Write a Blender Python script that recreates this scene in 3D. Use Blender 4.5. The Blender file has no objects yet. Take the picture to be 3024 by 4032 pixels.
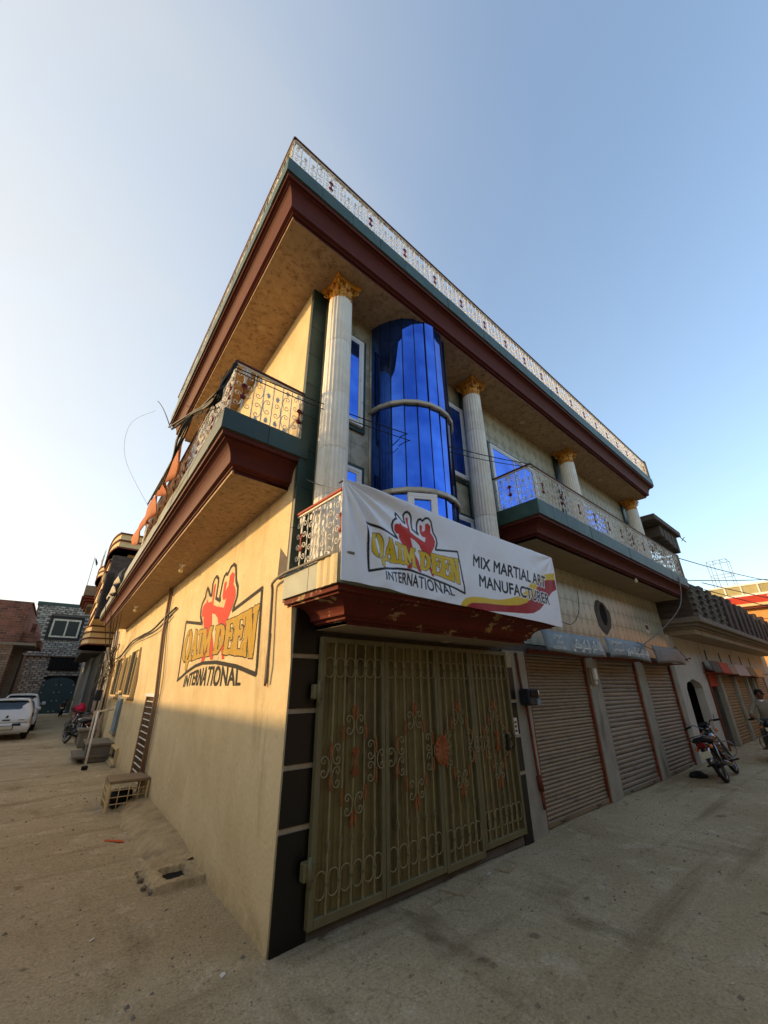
import bpy, bmesh, math, random
import numpy as np
from mathutils import Matrix, Vector
random.seed(7); RNG=np.random.default_rng(7)
sc=bpy.context.scene; COL=sc.collection
R_=math.radians; PI=math.pi
# ------------------------------------------------------------------ camera
SK=R_(3.825)                                   # the side wall is not quite square to the front
WD=Vector((math.sin(SK),math.cos(SK),0)); WN=Vector((-math.cos(SK),math.sin(SK),0))
def cam_setup():
    yaw,pitch,roll=R_(41.119),R_(23.885),R_(-.411)
    f=Vector((math.sin(yaw)*math.cos(pitch),math.cos(yaw)*math.cos(pitch),math.sin(pitch)))
    r=Vector((math.cos(yaw),-math.sin(yaw),0)); u=r.cross(f)
    r2=math.cos(roll)*r+math.sin(roll)*u; u2=-math.sin(roll)*r+math.cos(roll)*u
    cd=bpy.data.cameras.new('camera'); c=bpy.data.objects.new('camera',cd); COL.objects.link(c)
    m=Matrix.Identity(4)
    for i in range(3): m[i][0]=r2[i]; m[i][1]=u2[i]; m[i][2]=-f[i]
    m.translation=(-1.827,-3.389,1.7); c.matrix_world=m
    cd.sensor_fit='HORIZONTAL'; cd.sensor_width=36; cd.lens=36*1560/3024; cd.clip_end=2000; cd.clip_start=.05
    sc.camera=c
cam_setup()
# ------------------------------------------------------------------ sky, sun, exposure
SUN_EL=R_(13); SUN_AZ=R_(-46)                # azimuth from +Y towards +X
def light_setup():
    w=bpy.data.worlds.new('World'); sc.world=w; w.use_nodes=True; nt=w.node_tree; nt.nodes.clear()
    out=nt.nodes.new('ShaderNodeOutputWorld'); bg=nt.nodes.new('ShaderNodeBackground')
    sky=nt.nodes.new('ShaderNodeTexSky'); sky.sky_type='NISHITA'; sky.sun_disc=False
    sky.sun_elevation=SUN_EL; sky.sun_rotation=SUN_AZ; sky.air_density=1.0; sky.dust_density=2.5; sky.ozone_density=1.8; sky.altitude=200
    hs=nt.nodes.new('ShaderNodeHueSaturation'); hs.inputs['Saturation'].default_value=1.03; hs.inputs['Value'].default_value=1.48     # scales the sky brighter, with slightly stronger colour
    tn=nt.nodes.new('ShaderNodeMix'); tn.data_type='RGBA'; tn.blend_type='MULTIPLY'; tn.inputs[0].default_value=1; tn.inputs[7].default_value=(1,.965,.91,1)
    nt.links.new(sky.outputs[0],hs.inputs['Color']); nt.links.new(hs.outputs[0],tn.inputs[6]); 
    tc=nt.nodes.new('ShaderNodeTexCoord'); sp=nt.nodes.new('ShaderNodeSeparateXYZ'); nt.links.new(tc.outputs['Generated'],sp.inputs[0])   # dusty band towards the horizon
    mz=nt.nodes.new('ShaderNodeMath'); mz.operation='MULTIPLY'; mz.inputs[1].default_value=-4.; nt.links.new(sp.outputs['Z'],mz.inputs[0])
    ex=nt.nodes.new('ShaderNodeMath'); ex.operation='EXPONENT'; ex.use_clamp=True; nt.links.new(mz.outputs[0],ex.inputs[0])
    dz=nt.nodes.new('ShaderNodeMix'); dz.data_type='RGBA'; dz.blend_type='MULTIPLY'; dz.inputs[7].default_value=(.96,.84,.73,1); nt.links.new(ex.outputs[0],dz.inputs[0]); nt.links.new(tn.outputs[2],dz.inputs[6])
    
    # thin even haze veil over the clear-sky model, with faint drifting streaks
    mp=nt.nodes.new('ShaderNodeMapping'); mp.inputs['Rotation'].default_value=(.3,.5,.9); mp.inputs['Scale'].default_value=(.7,3.2,1.2); nt.links.new(tc.outputs['Generated'],mp.inputs[0])
    nz=nt.nodes.new('ShaderNodeTexNoise'); nz.inputs['Scale'].default_value=1.3; nz.inputs['Detail'].default_value=5; nt.links.new(mp.outputs[0],nz.inputs[0])
    vf=nt.nodes.new('ShaderNodeMapRange'); vf.inputs[1].default_value=.3; vf.inputs[2].default_value=.7; vf.inputs[3].default_value=.38; vf.inputs[4].default_value=.52; nt.links.new(nz.outputs[0],vf.inputs[0])
    ve=nt.nodes.new('ShaderNodeMix'); ve.data_type='RGBA'; ve.inputs[7].default_value=(2.37,2.34,2.17,1); 
    sv=nt.nodes.new('ShaderNodeVectorMath'); sv.operation='DOT_PRODUCT'; nt.links.new(tc.outputs['Generated'],sv.inputs[0]); sv.inputs[1].default_value=(math.sin(SUN_AZ)*math.cos(SUN_EL),math.cos(SUN_AZ)*math.cos(SUN_EL),math.sin(SUN_EL))
    fw=nt.nodes.new('ShaderNodeMapRange'); fw.interpolation_type='SMOOTHSTEP'; fw.inputs[1].default_value=-.1; fw.inputs[2].default_value=.92; fw.inputs[3].default_value=.22; fw.inputs[4].default_value=1.65; nt.links.new(sv.outputs['Value'],fw.inputs[0])   # haze scatters forward
    vm_=nt.nodes.new('ShaderNodeMath'); vm_.operation='MULTIPLY'; vm_.use_clamp=True; nt.links.new(vf.outputs[0],vm_.inputs[0]); nt.links.new(fw.outputs[0],vm_.inputs[1]); nt.links.new(vm_.outputs[0],ve.inputs[0]); nt.links.new(dz.outputs[2],ve.inputs[6])
    nt.links.new(ve.outputs[2],bg.inputs[0]); bg.inputs[1].default_value=.15
    nt.links.new(bg.outputs[0],out.inputs[0])
    ld=bpy.data.lights.new('sun','SUN'); lo=bpy.data.objects.new('sun',ld); COL.objects.link(lo)
    ld.energy=2.0; ld.angle=R_(1.5); ld.color=(1,.65,.28)
    v=Vector((math.sin(SUN_AZ)*math.cos(SUN_EL),math.cos(SUN_AZ)*math.cos(SUN_EL),math.sin(SUN_EL)))
    lo.rotation_euler=v.to_track_quat('Z','Y').to_euler(); lo.location=v*60+Vector((0,0,5))
    vs=sc.view_settings; vs.view_transform='Standard'; vs.look='None'; vs.gamma=1; vs.exposure=1.21; vs.use_curve_mapping=False
light_setup()
# ------------------------------------------------------------------ materials
def lin(c):
    return tuple(((v/255)/12.92 if v/255<=.04045 else ((v/255+.055)/1.055)**2.4) for v in c)
MATS={}
def mat(name,rgb,rough=.8,var=.14,scale=6.,bump=.15,bs=40.,metal=0.,spec=.3,rnd=.06,rgb2=None,mask=(.55,.7),mscale=3.,detail=6,streak=0,coat=0,bd=.01):
    """base colour with soft mottling, fine relief, an optional second colour in worn patches"""
    if name in MATS: return MATS[name]
    m=bpy.data.materials.new(name); m.use_nodes=True; nt=m.node_tree; N=nt.nodes; Lk=nt.links.new
    b=N['Principled BSDF']; c=lin(rgb)
    tc=N.new('ShaderNodeTexCoord'); oi=N.new('ShaderNodeObjectInfo'); add=N.new('ShaderNodeVectorMath'); add.operation='MULTIPLY_ADD'
    Lk(oi.outputs['Random'],add.inputs[0]); add.inputs[1].default_value=(37.,19.,53.); Lk(tc.outputs['Object'],add.inputs[2])
    vec=add.outputs[0]
    n1=N.new('ShaderNodeTexNoise'); n1.inputs['Scale'].default_value=scale; n1.inputs['Detail'].default_value=detail; n1.inputs['Roughness'].default_value=.62; Lk(vec,n1.inputs['Vector'])
    mr=N.new('ShaderNodeMapRange'); mr.inputs[1].default_value=.28; mr.inputs[2].default_value=.72; mr.inputs[3].default_value=1-var; mr.inputs[4].default_value=1+var; Lk(n1.outputs[0],mr.inputs[0])
    val=mr.outputs[0]
    if rnd:
        r2=N.new('ShaderNodeMapRange'); r2.inputs[3].default_value=1-rnd; r2.inputs[4].default_value=1+rnd; Lk(oi.outputs['Random'],r2.inputs[0])
        mu=N.new('ShaderNodeMath'); mu.operation='MULTIPLY'; Lk(val,mu.inputs[0]); Lk(r2.outputs[0],mu.inputs[1]); val=mu.outputs[0]
    col=None
    if rgb2:
        mp=N.new('ShaderNodeMapping'); Lk(vec,mp.inputs[0])
        if streak: mp.inputs['Scale'].default_value=(1,1,1/streak)
        n2=N.new('ShaderNodeTexNoise'); n2.inputs['Scale'].default_value=mscale; n2.inputs['Detail'].default_value=8; n2.inputs['Roughness'].default_value=.66; Lk(mp.outputs[0],n2.inputs['Vector'])
        ms=N.new('ShaderNodeMapRange'); ms.inputs[1].default_value=mask[0]; ms.inputs[2].default_value=mask[1]; Lk(n2.outputs[0],ms.inputs[0])
        mx=N.new('ShaderNodeMix'); mx.data_type='RGBA'; mx.inputs[6].default_value=(*c,1); mx.inputs[7].default_value=(*lin(rgb2),1); Lk(ms.outputs[0],mx.inputs[0]); col=mx.outputs[2]
    vm=N.new('ShaderNodeVectorMath'); vm.operation='SCALE'
    if col: Lk(col,vm.inputs[0])
    else: vm.inputs[0].default_value=c
    Lk(val,vm.inputs['Scale']); Lk(vm.outputs[0],b.inputs['Base Color'])
    b.inputs['Roughness'].default_value=rough; b.inputs['Metallic'].default_value=metal; b.inputs['Specular IOR Level'].default_value=spec
    if coat: b.inputs['Coat Weight'].default_value=coat; b.inputs['Coat Roughness'].default_value=.05
    if bump:
        n3=N.new('ShaderNodeTexNoise'); n3.inputs['Scale'].default_value=bs; n3.inputs['Detail'].default_value=5; Lk(vec,n3.inputs['Vector'])
        bp=N.new('ShaderNodeBump'); bp.inputs['Strength'].default_value=bump; bp.inputs['Distance'].default_value=bd; Lk(n3.outputs[0],bp.inputs['Height']); Lk(bp.outputs[0],b.inputs['Normal'])
    MATS[name]=m; return m
def nodes_of(m): return m.node_tree.nodes, m.node_tree.links.new, m.node_tree.nodes['Principled BSDF']
mat('plaster_white',(188,182,168),.9,.13,1.6,.4,30,rgb2=(120,110,96),mask=(.58,.72),mscale=1.4,streak=4,rnd=0)
mat('soffit',(164,138,106),.85,.20,9,.35,22,rgb2=(118,88,60),mask=(.5,.7),mscale=16,bd=.006,rnd=0)
mat('soffit_plain',(150,132,106),.9,.12,3,.2,30,rgb2=(105,88,68),mask=(.58,.75),mscale=2,rnd=0)
mat('red_mold',(82,31,21),.75,.14,5,.15,40,rnd=0)
mat('red_worn',(98,38,26),.85,.18,5,.4,26,rgb2=(158,132,92),mask=(.585,.615),mscale=3.4,rnd=0)
mat('maroon_rail',(84,36,30),.6,.1,9,.1,60)
mat('red_rail',(160,58,38),.6,.1,9,.1,60)
mat('green_marble',(46,72,64),.55,.28,7,.05,40,spec=.5,rgb2=(66,94,84),mask=(.55,.75),mscale=5,rnd=.12)
mat('green_dark',(32,56,48),.5,.3,6,.04,40,spec=.5,rgb2=(50,78,66),mask=(.58,.75),mscale=4,rnd=.14)
mat('green_grey',(128,134,120),.5,.16,5,.08,40,rnd=.08)
mat('black_tile',(10,9,9),.35,.3,8,.06,30,spec=.5,rgb2=(60,52,44),mask=(.63,.8),mscale=6)
mat('cement_band',(168,150,122),.9,.18,12,.5,50)
mat('column',(228,223,208),.6,.10,6,.15,40,rgb2=(170,156,128),mask=(.55,.74),mscale=5,streak=7)
mat('gold',(196,134,40),.45,.25,10,.15,60,spec=.5,metal=.25,rgb2=(116,70,20),mask=(.52,.66),mscale=14)
mat('gate_green',(110,101,68),.55,.16,6,.12,50,spec=.35,rgb2=(66,50,34),mask=(.64,.76),mscale=3.4,rnd=.03)
mat('gate_iron',(142,128,88),.5,.16,8,.12,50,spec=.4,rgb2=(84,64,42),mask=(.62,.76),mscale=6,rnd=.05)
mat('gate_sheet',(116,101,60),.55,.2,4,.1,40,spec=.35,rgb2=(56,42,26),mask=(.52,.72),mscale=2.6,streak=3,rnd=.05)
mat('gate_orange',(148,86,44),.6,.2,20,.2,60,rgb2=(136,70,30),mask=(.58,.7),mscale=18)
mat('rail_white',(222,216,200),.6,.12,18,.15,80,rgb2=(146,132,110),mask=(.6,.72),mscale=14)
mat('rail_leaf',(196,198,194),.6,.12,20,.15,80)
mat('rail_red',(118,40,30),.65,.12,20,.15,80)
mat('shutter',(138,120,94),.55,.16,6,.1,60,metal=.15,rgb2=(96,84,72),mask=(.55,.75),mscale=2.4,rnd=.07)
mat('shutter_grey',(132,120,102),.55,.16,6,.1,60,metal=.2,rgb2=(98,84,68),mask=(.55,.75),mscale=2.4,rnd=.07)
mat('shutter_tan',(128,106,74),.65,.15,6,.1,60,rgb2=(110,92,64),mask=(.55,.75),mscale=2.4,rnd=.07)
mat('rust',(122,58,36),.85,.25,8,.3,60,rgb2=(84,42,28),mask=(.5,.7),mscale=6)
mat('concrete',(126,116,100),.9,.16,4,.4,30,rgb2=(88,78,66),mask=(.56,.74),mscale=2,rnd=.08)
mat('concrete_dark',(96,88,78),.92,.2,4,.5,30,rgb2=(60,54,48),mask=(.54,.72),mscale=2.4,rnd=.08)
mat('pillar',(150,144,128),.88,.16,4,.35,36,rgb2=(104,96,84),mask=(.56,.7),mscale=3,streak=4,rnd=.05)
mat('brick',(112,82,68),.92,.25,10,.4,50,rgb2=(80,64,56),mask=(.5,.7),mscale=5,rnd=.25)
mat('brick_grey',(104,98,88),.92,.22,10,.5,50,rgb2=(74,66,58),mask=(.5,.7),mscale=5,rnd=.22)
mat('mortar',(98,90,80),.95,.2,12,.5,50)
mat('sheet_blue',(120,136,142),.55,.16,6,.08,30,rgb2=(138,150,152),mask=(.58,.72),mscale=4)
mat('sheet_grey',(108,110,106),.6,.14,5,.08,20,metal=.35,rgb2=(96,96,92),mask=(.56,.72),mscale=3)
mat('white_paint',(226,224,214),.5,.06,10,.05,40)
mat('sign_white',(214,214,200),.7,.14,30,.0)
mat('black_paint',(22,21,20),.8,.12,20,.1,60,rnd=0)
mat('logo_red',(196,58,44),.8,.10,9,.2,50,rnd=0)
mat('logo_yellow',(176,140,50),.8,.10,9,.2,50,rnd=0)
mat('pvc',(196,176,152),.5,.12,6,.1,40,rgb2=(150,124,100),mask=(.58,.72),mscale=4,streak=5)
mat('pipe_brown',(140,104,72),.6,.15,6,.1,40)
mat('cable',(26,24,22),.6,.1,10,0)
mat('cable_grey',(120,114,104),.7,.1,10,0)
mat('frame_white',(224,226,226),.4,.06,8,.04,40,rgb2=(176,174,166),mask=(.62,.75),mscale=6)
mat('frame_alu',(176,168,150),.4,.12,8,.06,40,metal=.3,rgb2=(120,108,90),mask=(.55,.7),mscale=6)
mat('dark_line',(16,16,20),.5,.1,10,0)
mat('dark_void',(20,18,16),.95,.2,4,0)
mat('glass_dark',(16,20,26),.22,.1,3,0,spec=.25)
mat('rubber',(22,22,22),.8,.2,20,.2,60,rgb2=(70,62,52),mask=(.55,.7),mscale=9)
mat('chrome',(120,120,122),.22,.06,6,0,metal=1)
mat('metal_dark',(44,44,46),.4,.15,12,.1,60,metal=.6)
mat('bike_black',(12,12,14),.2,.1,8,0,spec=.6,coat=.6)
mat('bike_red',(120,18,20),.25,.1,8,0,spec=.6,coat=.6)
mat('seat_black',(26,25,25),.6,.12,16,.15,80)
mat('lamp_red',(104,12,14),.2,.1,10,0,spec=.6)
mat('lamp_amber',(206,104,24),.2,.1,10,0,spec=.6)
mat('car_white',(216,216,212),.25,.03,3,0,spec=.5,coat=.7,rgb2=(176,166,148),mask=(.58,.85),mscale=3)
mat('car_glass',(22,26,30),.06,.05,2,0,spec=.8)
mat('plate',(206,200,170),.6,.05,10,0)
mat('orange_cloth',(168,104,66),.9,.14,3,.35,24,rgb2=(176,84,38),mask=(.5,.7),mscale=4)
mat('grey_cloth',(176,168,150),.9,.14,3,.3,24)
mat('teal_gate',(52,72,76),.55,.16,5,.1,40)
mat('red_cloth',(176,24,62),.9,.14,8,.3,40)
mat('wood',(132,112,84),.8,.2,6,.2,50)
mat('skin',(112,74,54),.6,.06,20,.05,90)
mat('hair',(20,17,16),.75,.2,40,.3,120)
mat('shirt',(136,128,112),.9,.1,10,.3,40)
mat('trouser',(96,88,76),.9,.1,10,.3,40)
mat('cream_trim',(214,186,134),.85,.1,4,.2,40)
mat('brown_trim',(104,50,38),.8,.12,6,.2,40)
mat('orange_wall',(214,156,92),.85,.12,3,.25,20,rgb2=(184,124,70),mask=(.55,.75),mscale=2)
mat('red_sign',(178,56,38),.7,.14,4,.1,40,rgb2=(140,60,40),mask=(.58,.72),mscale=2)
mat('glass_panel',(168,156,104),.25,.12,3,0,spec=.5)
mat('paper',(206,198,182),.85,.1,12,.1,40)
mat('litter_orange',(186,86,40),.8,.1,12,.1,40)
mat('lamp_disc',(176,156,122),.5,.05,10,0)
mat('bulb',(232,216,176),.3,.03,10,0)
mat('black_plastic',(40,44,48),.5,.12,12,.1,60)
mat('wire_grey',(150,150,150),.6,.1,10,0)
def plaster_mat():
    """painted cement render: mottling, rain streaks, hairline cracks, white drips, mud splash along the foot"""
    m=bpy.data.materials.new('plaster'); m.use_nodes=True; N,L,b=nodes_of(m); MATS['plaster']=m
    tc=N.new('ShaderNodeTexCoord'); P=tc.outputs['Object']; sp=N.new('ShaderNodeSeparateXYZ'); L(P,sp.inputs[0])
    def nz(s,d=8,r=.62,scl=None):
        n=N.new('ShaderNodeTexNoise'); n.inputs['Scale'].default_value=s; n.inputs['Detail'].default_value=d; n.inputs['Roughness'].default_value=r
        if scl: mp=N.new('ShaderNodeMapping'); mp.inputs['Scale'].default_value=scl; L(P,mp.inputs[0]); L(mp.outputs[0],n.inputs[0])
        else: L(P,n.inputs[0])
        return n.outputs[0]
    def rg(v,a,c,lo=0.,hi=1.):
        r=N.new('ShaderNodeMapRange'); r.inputs[1].default_value=a; r.inputs[2].default_value=c; r.inputs[3].default_value=lo; r.inputs[4].default_value=hi; L(v,r.inputs[0]); return r.outputs[0]
    def mul(a,c):
        n=N.new('ShaderNodeMath'); n.operation='MULTIPLY'; L(a,n.inputs[0]); L(c,n.inputs[1]); return n.outputs[0]
    def mix(f,a,c):
        x=N.new('ShaderNodeMix'); x.data_type='RGBA'; L(f,x.inputs[0])
        if isinstance(a,tuple): x.inputs[6].default_value=(*lin(a),1)
        else: L(a,x.inputs[6])
        x.inputs[7].default_value=(*lin(c),1); return x.outputs[2]
    c=mix(rg(nz(1.5,9,.66),.35,.68),(216,196,154),(200,177,133))
    c=mix(rg(nz(2.2,9,.7,(1,1,.18)),.56,.74,0,.7),c,(158,134,96))            # rain streaks
    c=mix(rg(nz(9,6,.7,(1,1,.10)),.66,.72,0,.65),c,(206,192,160))             # pale drips
    c=mix(rg(nz(7,8,.75),.62,.70,0,.55),c,(140,116,84))                        # spots
    vo=N.new('ShaderNodeTexVoronoi'); vo.feature='DISTANCE_TO_EDGE'; vo.inputs['Scale'].default_value=.55
    wv=N.new('ShaderNodeVectorMath'); wv.operation='MULTIPLY_ADD'; n_=N.new('ShaderNodeTexNoise'); n_.inputs['Scale'].default_value=2.4; n_.inputs['Detail'].default_value=8; L(P,n_.inputs[0]); L(n_.outputs['Color'],wv.inputs[0]); wv.inputs[1].default_value=(.9,.9,.9); L(P,wv.inputs[2]); L(wv.outputs[0],vo.inputs['Vector'])
    ck=mul(rg(vo.outputs['Distance'],.0,.006,1,0),rg(nz(.7,3),.70,.76)); c=mix(ck,c,(92,74,52))
    foot=mul(rg(sp.outputs['Z'],.0,.22,1,0),rg(nz(5,9,.75),.36,.62)); c=mix(foot,c,(164,142,106))   # mud splash
    L(c,b.inputs['Base Color']); b.inputs['Roughness'].default_value=.92; b.inputs['Specular IOR Level'].default_value=.2
    h=N.new('ShaderNodeMath'); h.operation='MULTIPLY_ADD'; L(nz(26,6,.7),h.inputs[0]); h.inputs[1].default_value=1.; L(rg(nz(3.2,5),.2,.8,0,1.6),h.inputs[2])
    bp=N.new('ShaderNodeBump'); bp.inputs['Strength'].default_value=.45; bp.inputs['Distance'].default_value=.016; L(h.outputs[0],bp.inputs['Height']); L(bp.outputs[0],b.inputs['Normal'])
plaster_mat()
mat('kerb',(172,152,116),.95,.2,6,.8,24,rgb2=(140,122,92),mask=(.5,.68),mscale=4,bd=.03,rnd=0)
def tint_glass():
    m=bpy.data.materials.new('blue_glass'); m.use_nodes=True; N,L,b=nodes_of(m)
    tc=N.new('ShaderNodeTexCoord'); n=N.new('ShaderNodeTexNoise'); n.inputs['Scale'].default_value=3.; n.inputs['Detail'].default_value=6; L(tc.outputs['Object'],n.inputs[0])
    r=N.new('ShaderNodeValToRGB'); r.color_ramp.elements[0].position=.35; r.color_ramp.elements[0].color=(.035,.11,.50,1); r.color_ramp.elements[1].position=.75; r.color_ramp.elements[1].color=(.085,.22,.74,1)
    L(n.outputs[0],r.inputs[0]); L(r.outputs[0],b.inputs['Base Color']); b.inputs['Metallic'].default_value=.92
    q=N.new('ShaderNodeMapRange'); q.inputs[3].default_value=.015; q.inputs[4].default_value=.09; L(n.outputs[0],q.inputs[0]); L(q.outputs[0],b.inputs['Roughness'])
    n2=N.new('ShaderNodeTexNoise'); n2.inputs['Scale'].default_value=1.1; L(tc.outputs['Object'],n2.inputs[0])
    bp=N.new('ShaderNodeBump'); bp.inputs['Strength'].default_value=.05; bp.inputs['Distance'].default_value=.05; L(n2.outputs[0],bp.inputs['Height']); L(bp.outputs[0],b.inputs['Normal'])
    MATS['blue_glass']=m
tint_glass()
def tile_mat():
    """glazed wall tile: ogee leaf figure printed on each tile (object space of the tile, 0.25 x 0.3 m)"""
    m=bpy.data.materials.new('wall_tile'); m.use_nodes=True; N,L,b=nodes_of(m)
    tc=N.new('ShaderNodeTexCoord'); sp=N.new('ShaderNodeSeparateXYZ'); L(tc.outputs['Object'],sp.inputs[0])
    def mth(op,a,b_=None,c=None):
        n=N.new('ShaderNodeMath'); n.operation=op
        for i,v in enumerate((a,b_,c)):
            if v is None: continue
            if isinstance(v,(int,float)): n.inputs[i].default_value=v
            else: L(v,n.inputs[i])
        return n.outputs[0]
    u=mth('COSINE',mth('MULTIPLY',sp.outputs['X'],2*PI/.25)); v=mth('COSINE',mth('MULTIPLY',sp.outputs['Z'],2*PI/.30))
    nz=N.new('ShaderNodeTexNoise'); nz.inputs['Scale'].default_value=26; L(tc.outputs['Object'],nz.inputs[0])
    f=mth('ADD',mth('ADD',u,v),mth('MULTIPLY',mth('SUBTRACT',nz.outputs[0],.5),.7))
    vo=N.new('ShaderNodeTexVoronoi'); vo.inputs['Scale'].default_value=48; L(tc.outputs['Object'],vo.inputs['Vector'])
    a=N.new('ShaderNodeMapRange'); a.inputs[1].default_value=-.45; a.inputs[2].default_value=-.2; L(f,a.inputs[0])
    fl=mth('MULTIPLY',mth('LESS_THAN',vo.outputs['Distance'],.22),mth('GREATER_THAN',f,.75))
    mx=N.new('ShaderNodeMix'); mx.data_type='RGBA'; mx.inputs[6].default_value=(*lin((160,157,132)),1); mx.inputs[7].default_value=(*lin((180,176,154)),1); L(a.outputs[0],mx.inputs[0])
    m2=N.new('ShaderNodeMix'); m2.data_type='RGBA'; L(fl,m2.inputs[0]); L(mx.outputs[2],m2.inputs[6]); m2.inputs[7].default_value=(*lin((132,122,96)),1)
    oi=N.new('ShaderNodeObjectInfo'); rr=N.new('ShaderNodeMapRange'); rr.inputs[3].default_value=.88; rr.inputs[4].default_value=1.06; L(oi.outputs['Random'],rr.inputs[0])
    s=N.new('ShaderNodeVectorMath'); s.operation='SCALE'; L(m2.outputs[2],s.inputs[0]); L(rr.outputs[0],s.inputs['Scale']); L(s.outputs[0],b.inputs['Base Color'])
    b.inputs['Roughness'].default_value=.32; b.inputs['Specular IOR Level'].default_value=.4
    MATS['wall_tile']=m
tile_mat()
def brick_mat(name,c1,c2,mo,sx=.24,sz=.085):
    m=bpy.data.materials.new(name); m.use_nodes=True; N,L,b=nodes_of(m)
    tc=N.new('ShaderNodeTexCoord'); sp=N.new('ShaderNodeSeparateXYZ'); L(tc.outputs['Object'],sp.inputs[0])
    ad=N.new('ShaderNodeMath'); ad.operation='ADD'; L(sp.outputs['X'],ad.inputs[0]); L(sp.outputs['Y'],ad.inputs[1])
    cb=N.new('ShaderNodeCombineXYZ'); L(ad.outputs[0],cb.inputs[0]); L(sp.outputs['Z'],cb.inputs[1])
    nz=N.new('ShaderNodeTexNoise'); nz.inputs['Scale'].default_value=6; L(tc.outputs['Object'],nz.inputs[0])
    dv=N.new('ShaderNodeVectorMath'); dv.operation='MULTIPLY_ADD'; L(nz.outputs['Color'],dv.inputs[0]); dv.inputs[1].default_value=(.03,.02,0); L(cb.outputs[0],dv.inputs[2])
    t=N.new('ShaderNodeTexBrick'); t.inputs['Scale'].default_value=1; t.inputs['Brick Width'].default_value=sx; t.inputs['Row Height'].default_value=sz; t.inputs['Mortar Size'].default_value=.012; t.inputs['Bias'].default_value=-.1
    t.inputs['Color1'].default_value=(*lin(c1),1); t.inputs['Color2'].default_value=(*lin(c2),1); t.inputs['Mortar'].default_value=(*lin(mo),1); L(dv.outputs[0],t.inputs['Vector'])
    n2=N.new('ShaderNodeTexNoise'); n2.inputs['Scale'].default_value=1.2; n2.inputs['Detail'].default_value=8; L(tc.outputs['Object'],n2.inputs[0])
    mr=N.new('ShaderNodeMapRange'); mr.inputs[1].default_value=.3; mr.inputs[2].default_value=.7; mr.inputs[3].default_value=.65; mr.inputs[4].default_value=1.25; L(n2.outputs[0],mr.inputs[0])
    s=N.new('ShaderNodeVectorMath'); s.operation='SCALE'; L(t.outputs[0],s.inputs[0]); L(mr.outputs[0],s.inputs['Scale']); L(s.outputs[0],b.inputs['Base Color'])
    b.inputs['Roughness'].default_value=.92
    bp=N.new('ShaderNodeBump'); bp.inputs['Strength'].default_value=.9; bp.inputs['Distance'].default_value=.02; bp.invert=True; L(t.outputs['Fac'],bp.inputs['Height']); L(bp.outputs[0],b.inputs['Normal'])
    MATS[name]=m
brick_mat('brickwork',(132,84,66),(84,54,44),(120,104,90),.30,.12)
brick_mat('brickwork_dark',(92,74,66),(66,54,50),(72,66,60))
brick_mat('brickwork_old',(150,122,98),(104,80,64),(84,76,66),.30,.12)
# ------------------------------------------------------------------ object helpers
def fin(o,label=None,cat=None,group=None,kind=None):
    for k,v in (('label',label),('category',cat),('group',group),('kind',kind)):
        if v: o[k]=v
    return o
def thing(name,label,cat,loc=(0,0,0),rz=0.,group=None):
    o=bpy.data.objects.new(name,None); COL.objects.link(o); o.location=loc; o.rotation_euler=(0,0,rz); o.empty_display_size=.1
    return fin(o,label,cat,group)
def link(name,me,parent=None,loc=None,rot=None,scale=None,mx=None):
    o=bpy.data.objects.new(name,me); COL.objects.link(o)
    if parent is not None: o.parent=parent
    if mx is not None: o.matrix_local=mx
    else:
        if loc is not None: o.location=loc
        if rot is not None: o.rotation_euler=rot
        if scale is not None: o.scale=scale
    return o
def copy_tree(o,parent=None):
    c=o.copy(); COL.objects.link(c); c.parent=parent
    for ch in o.children: copy_tree(ch,c)
    return c
TL=math.atan2(-WD.y,-WD.x)                      # side-wall frame: local x = -d, local y = -out
ML=Matrix.Rotation(TL,4,'Z')
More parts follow.
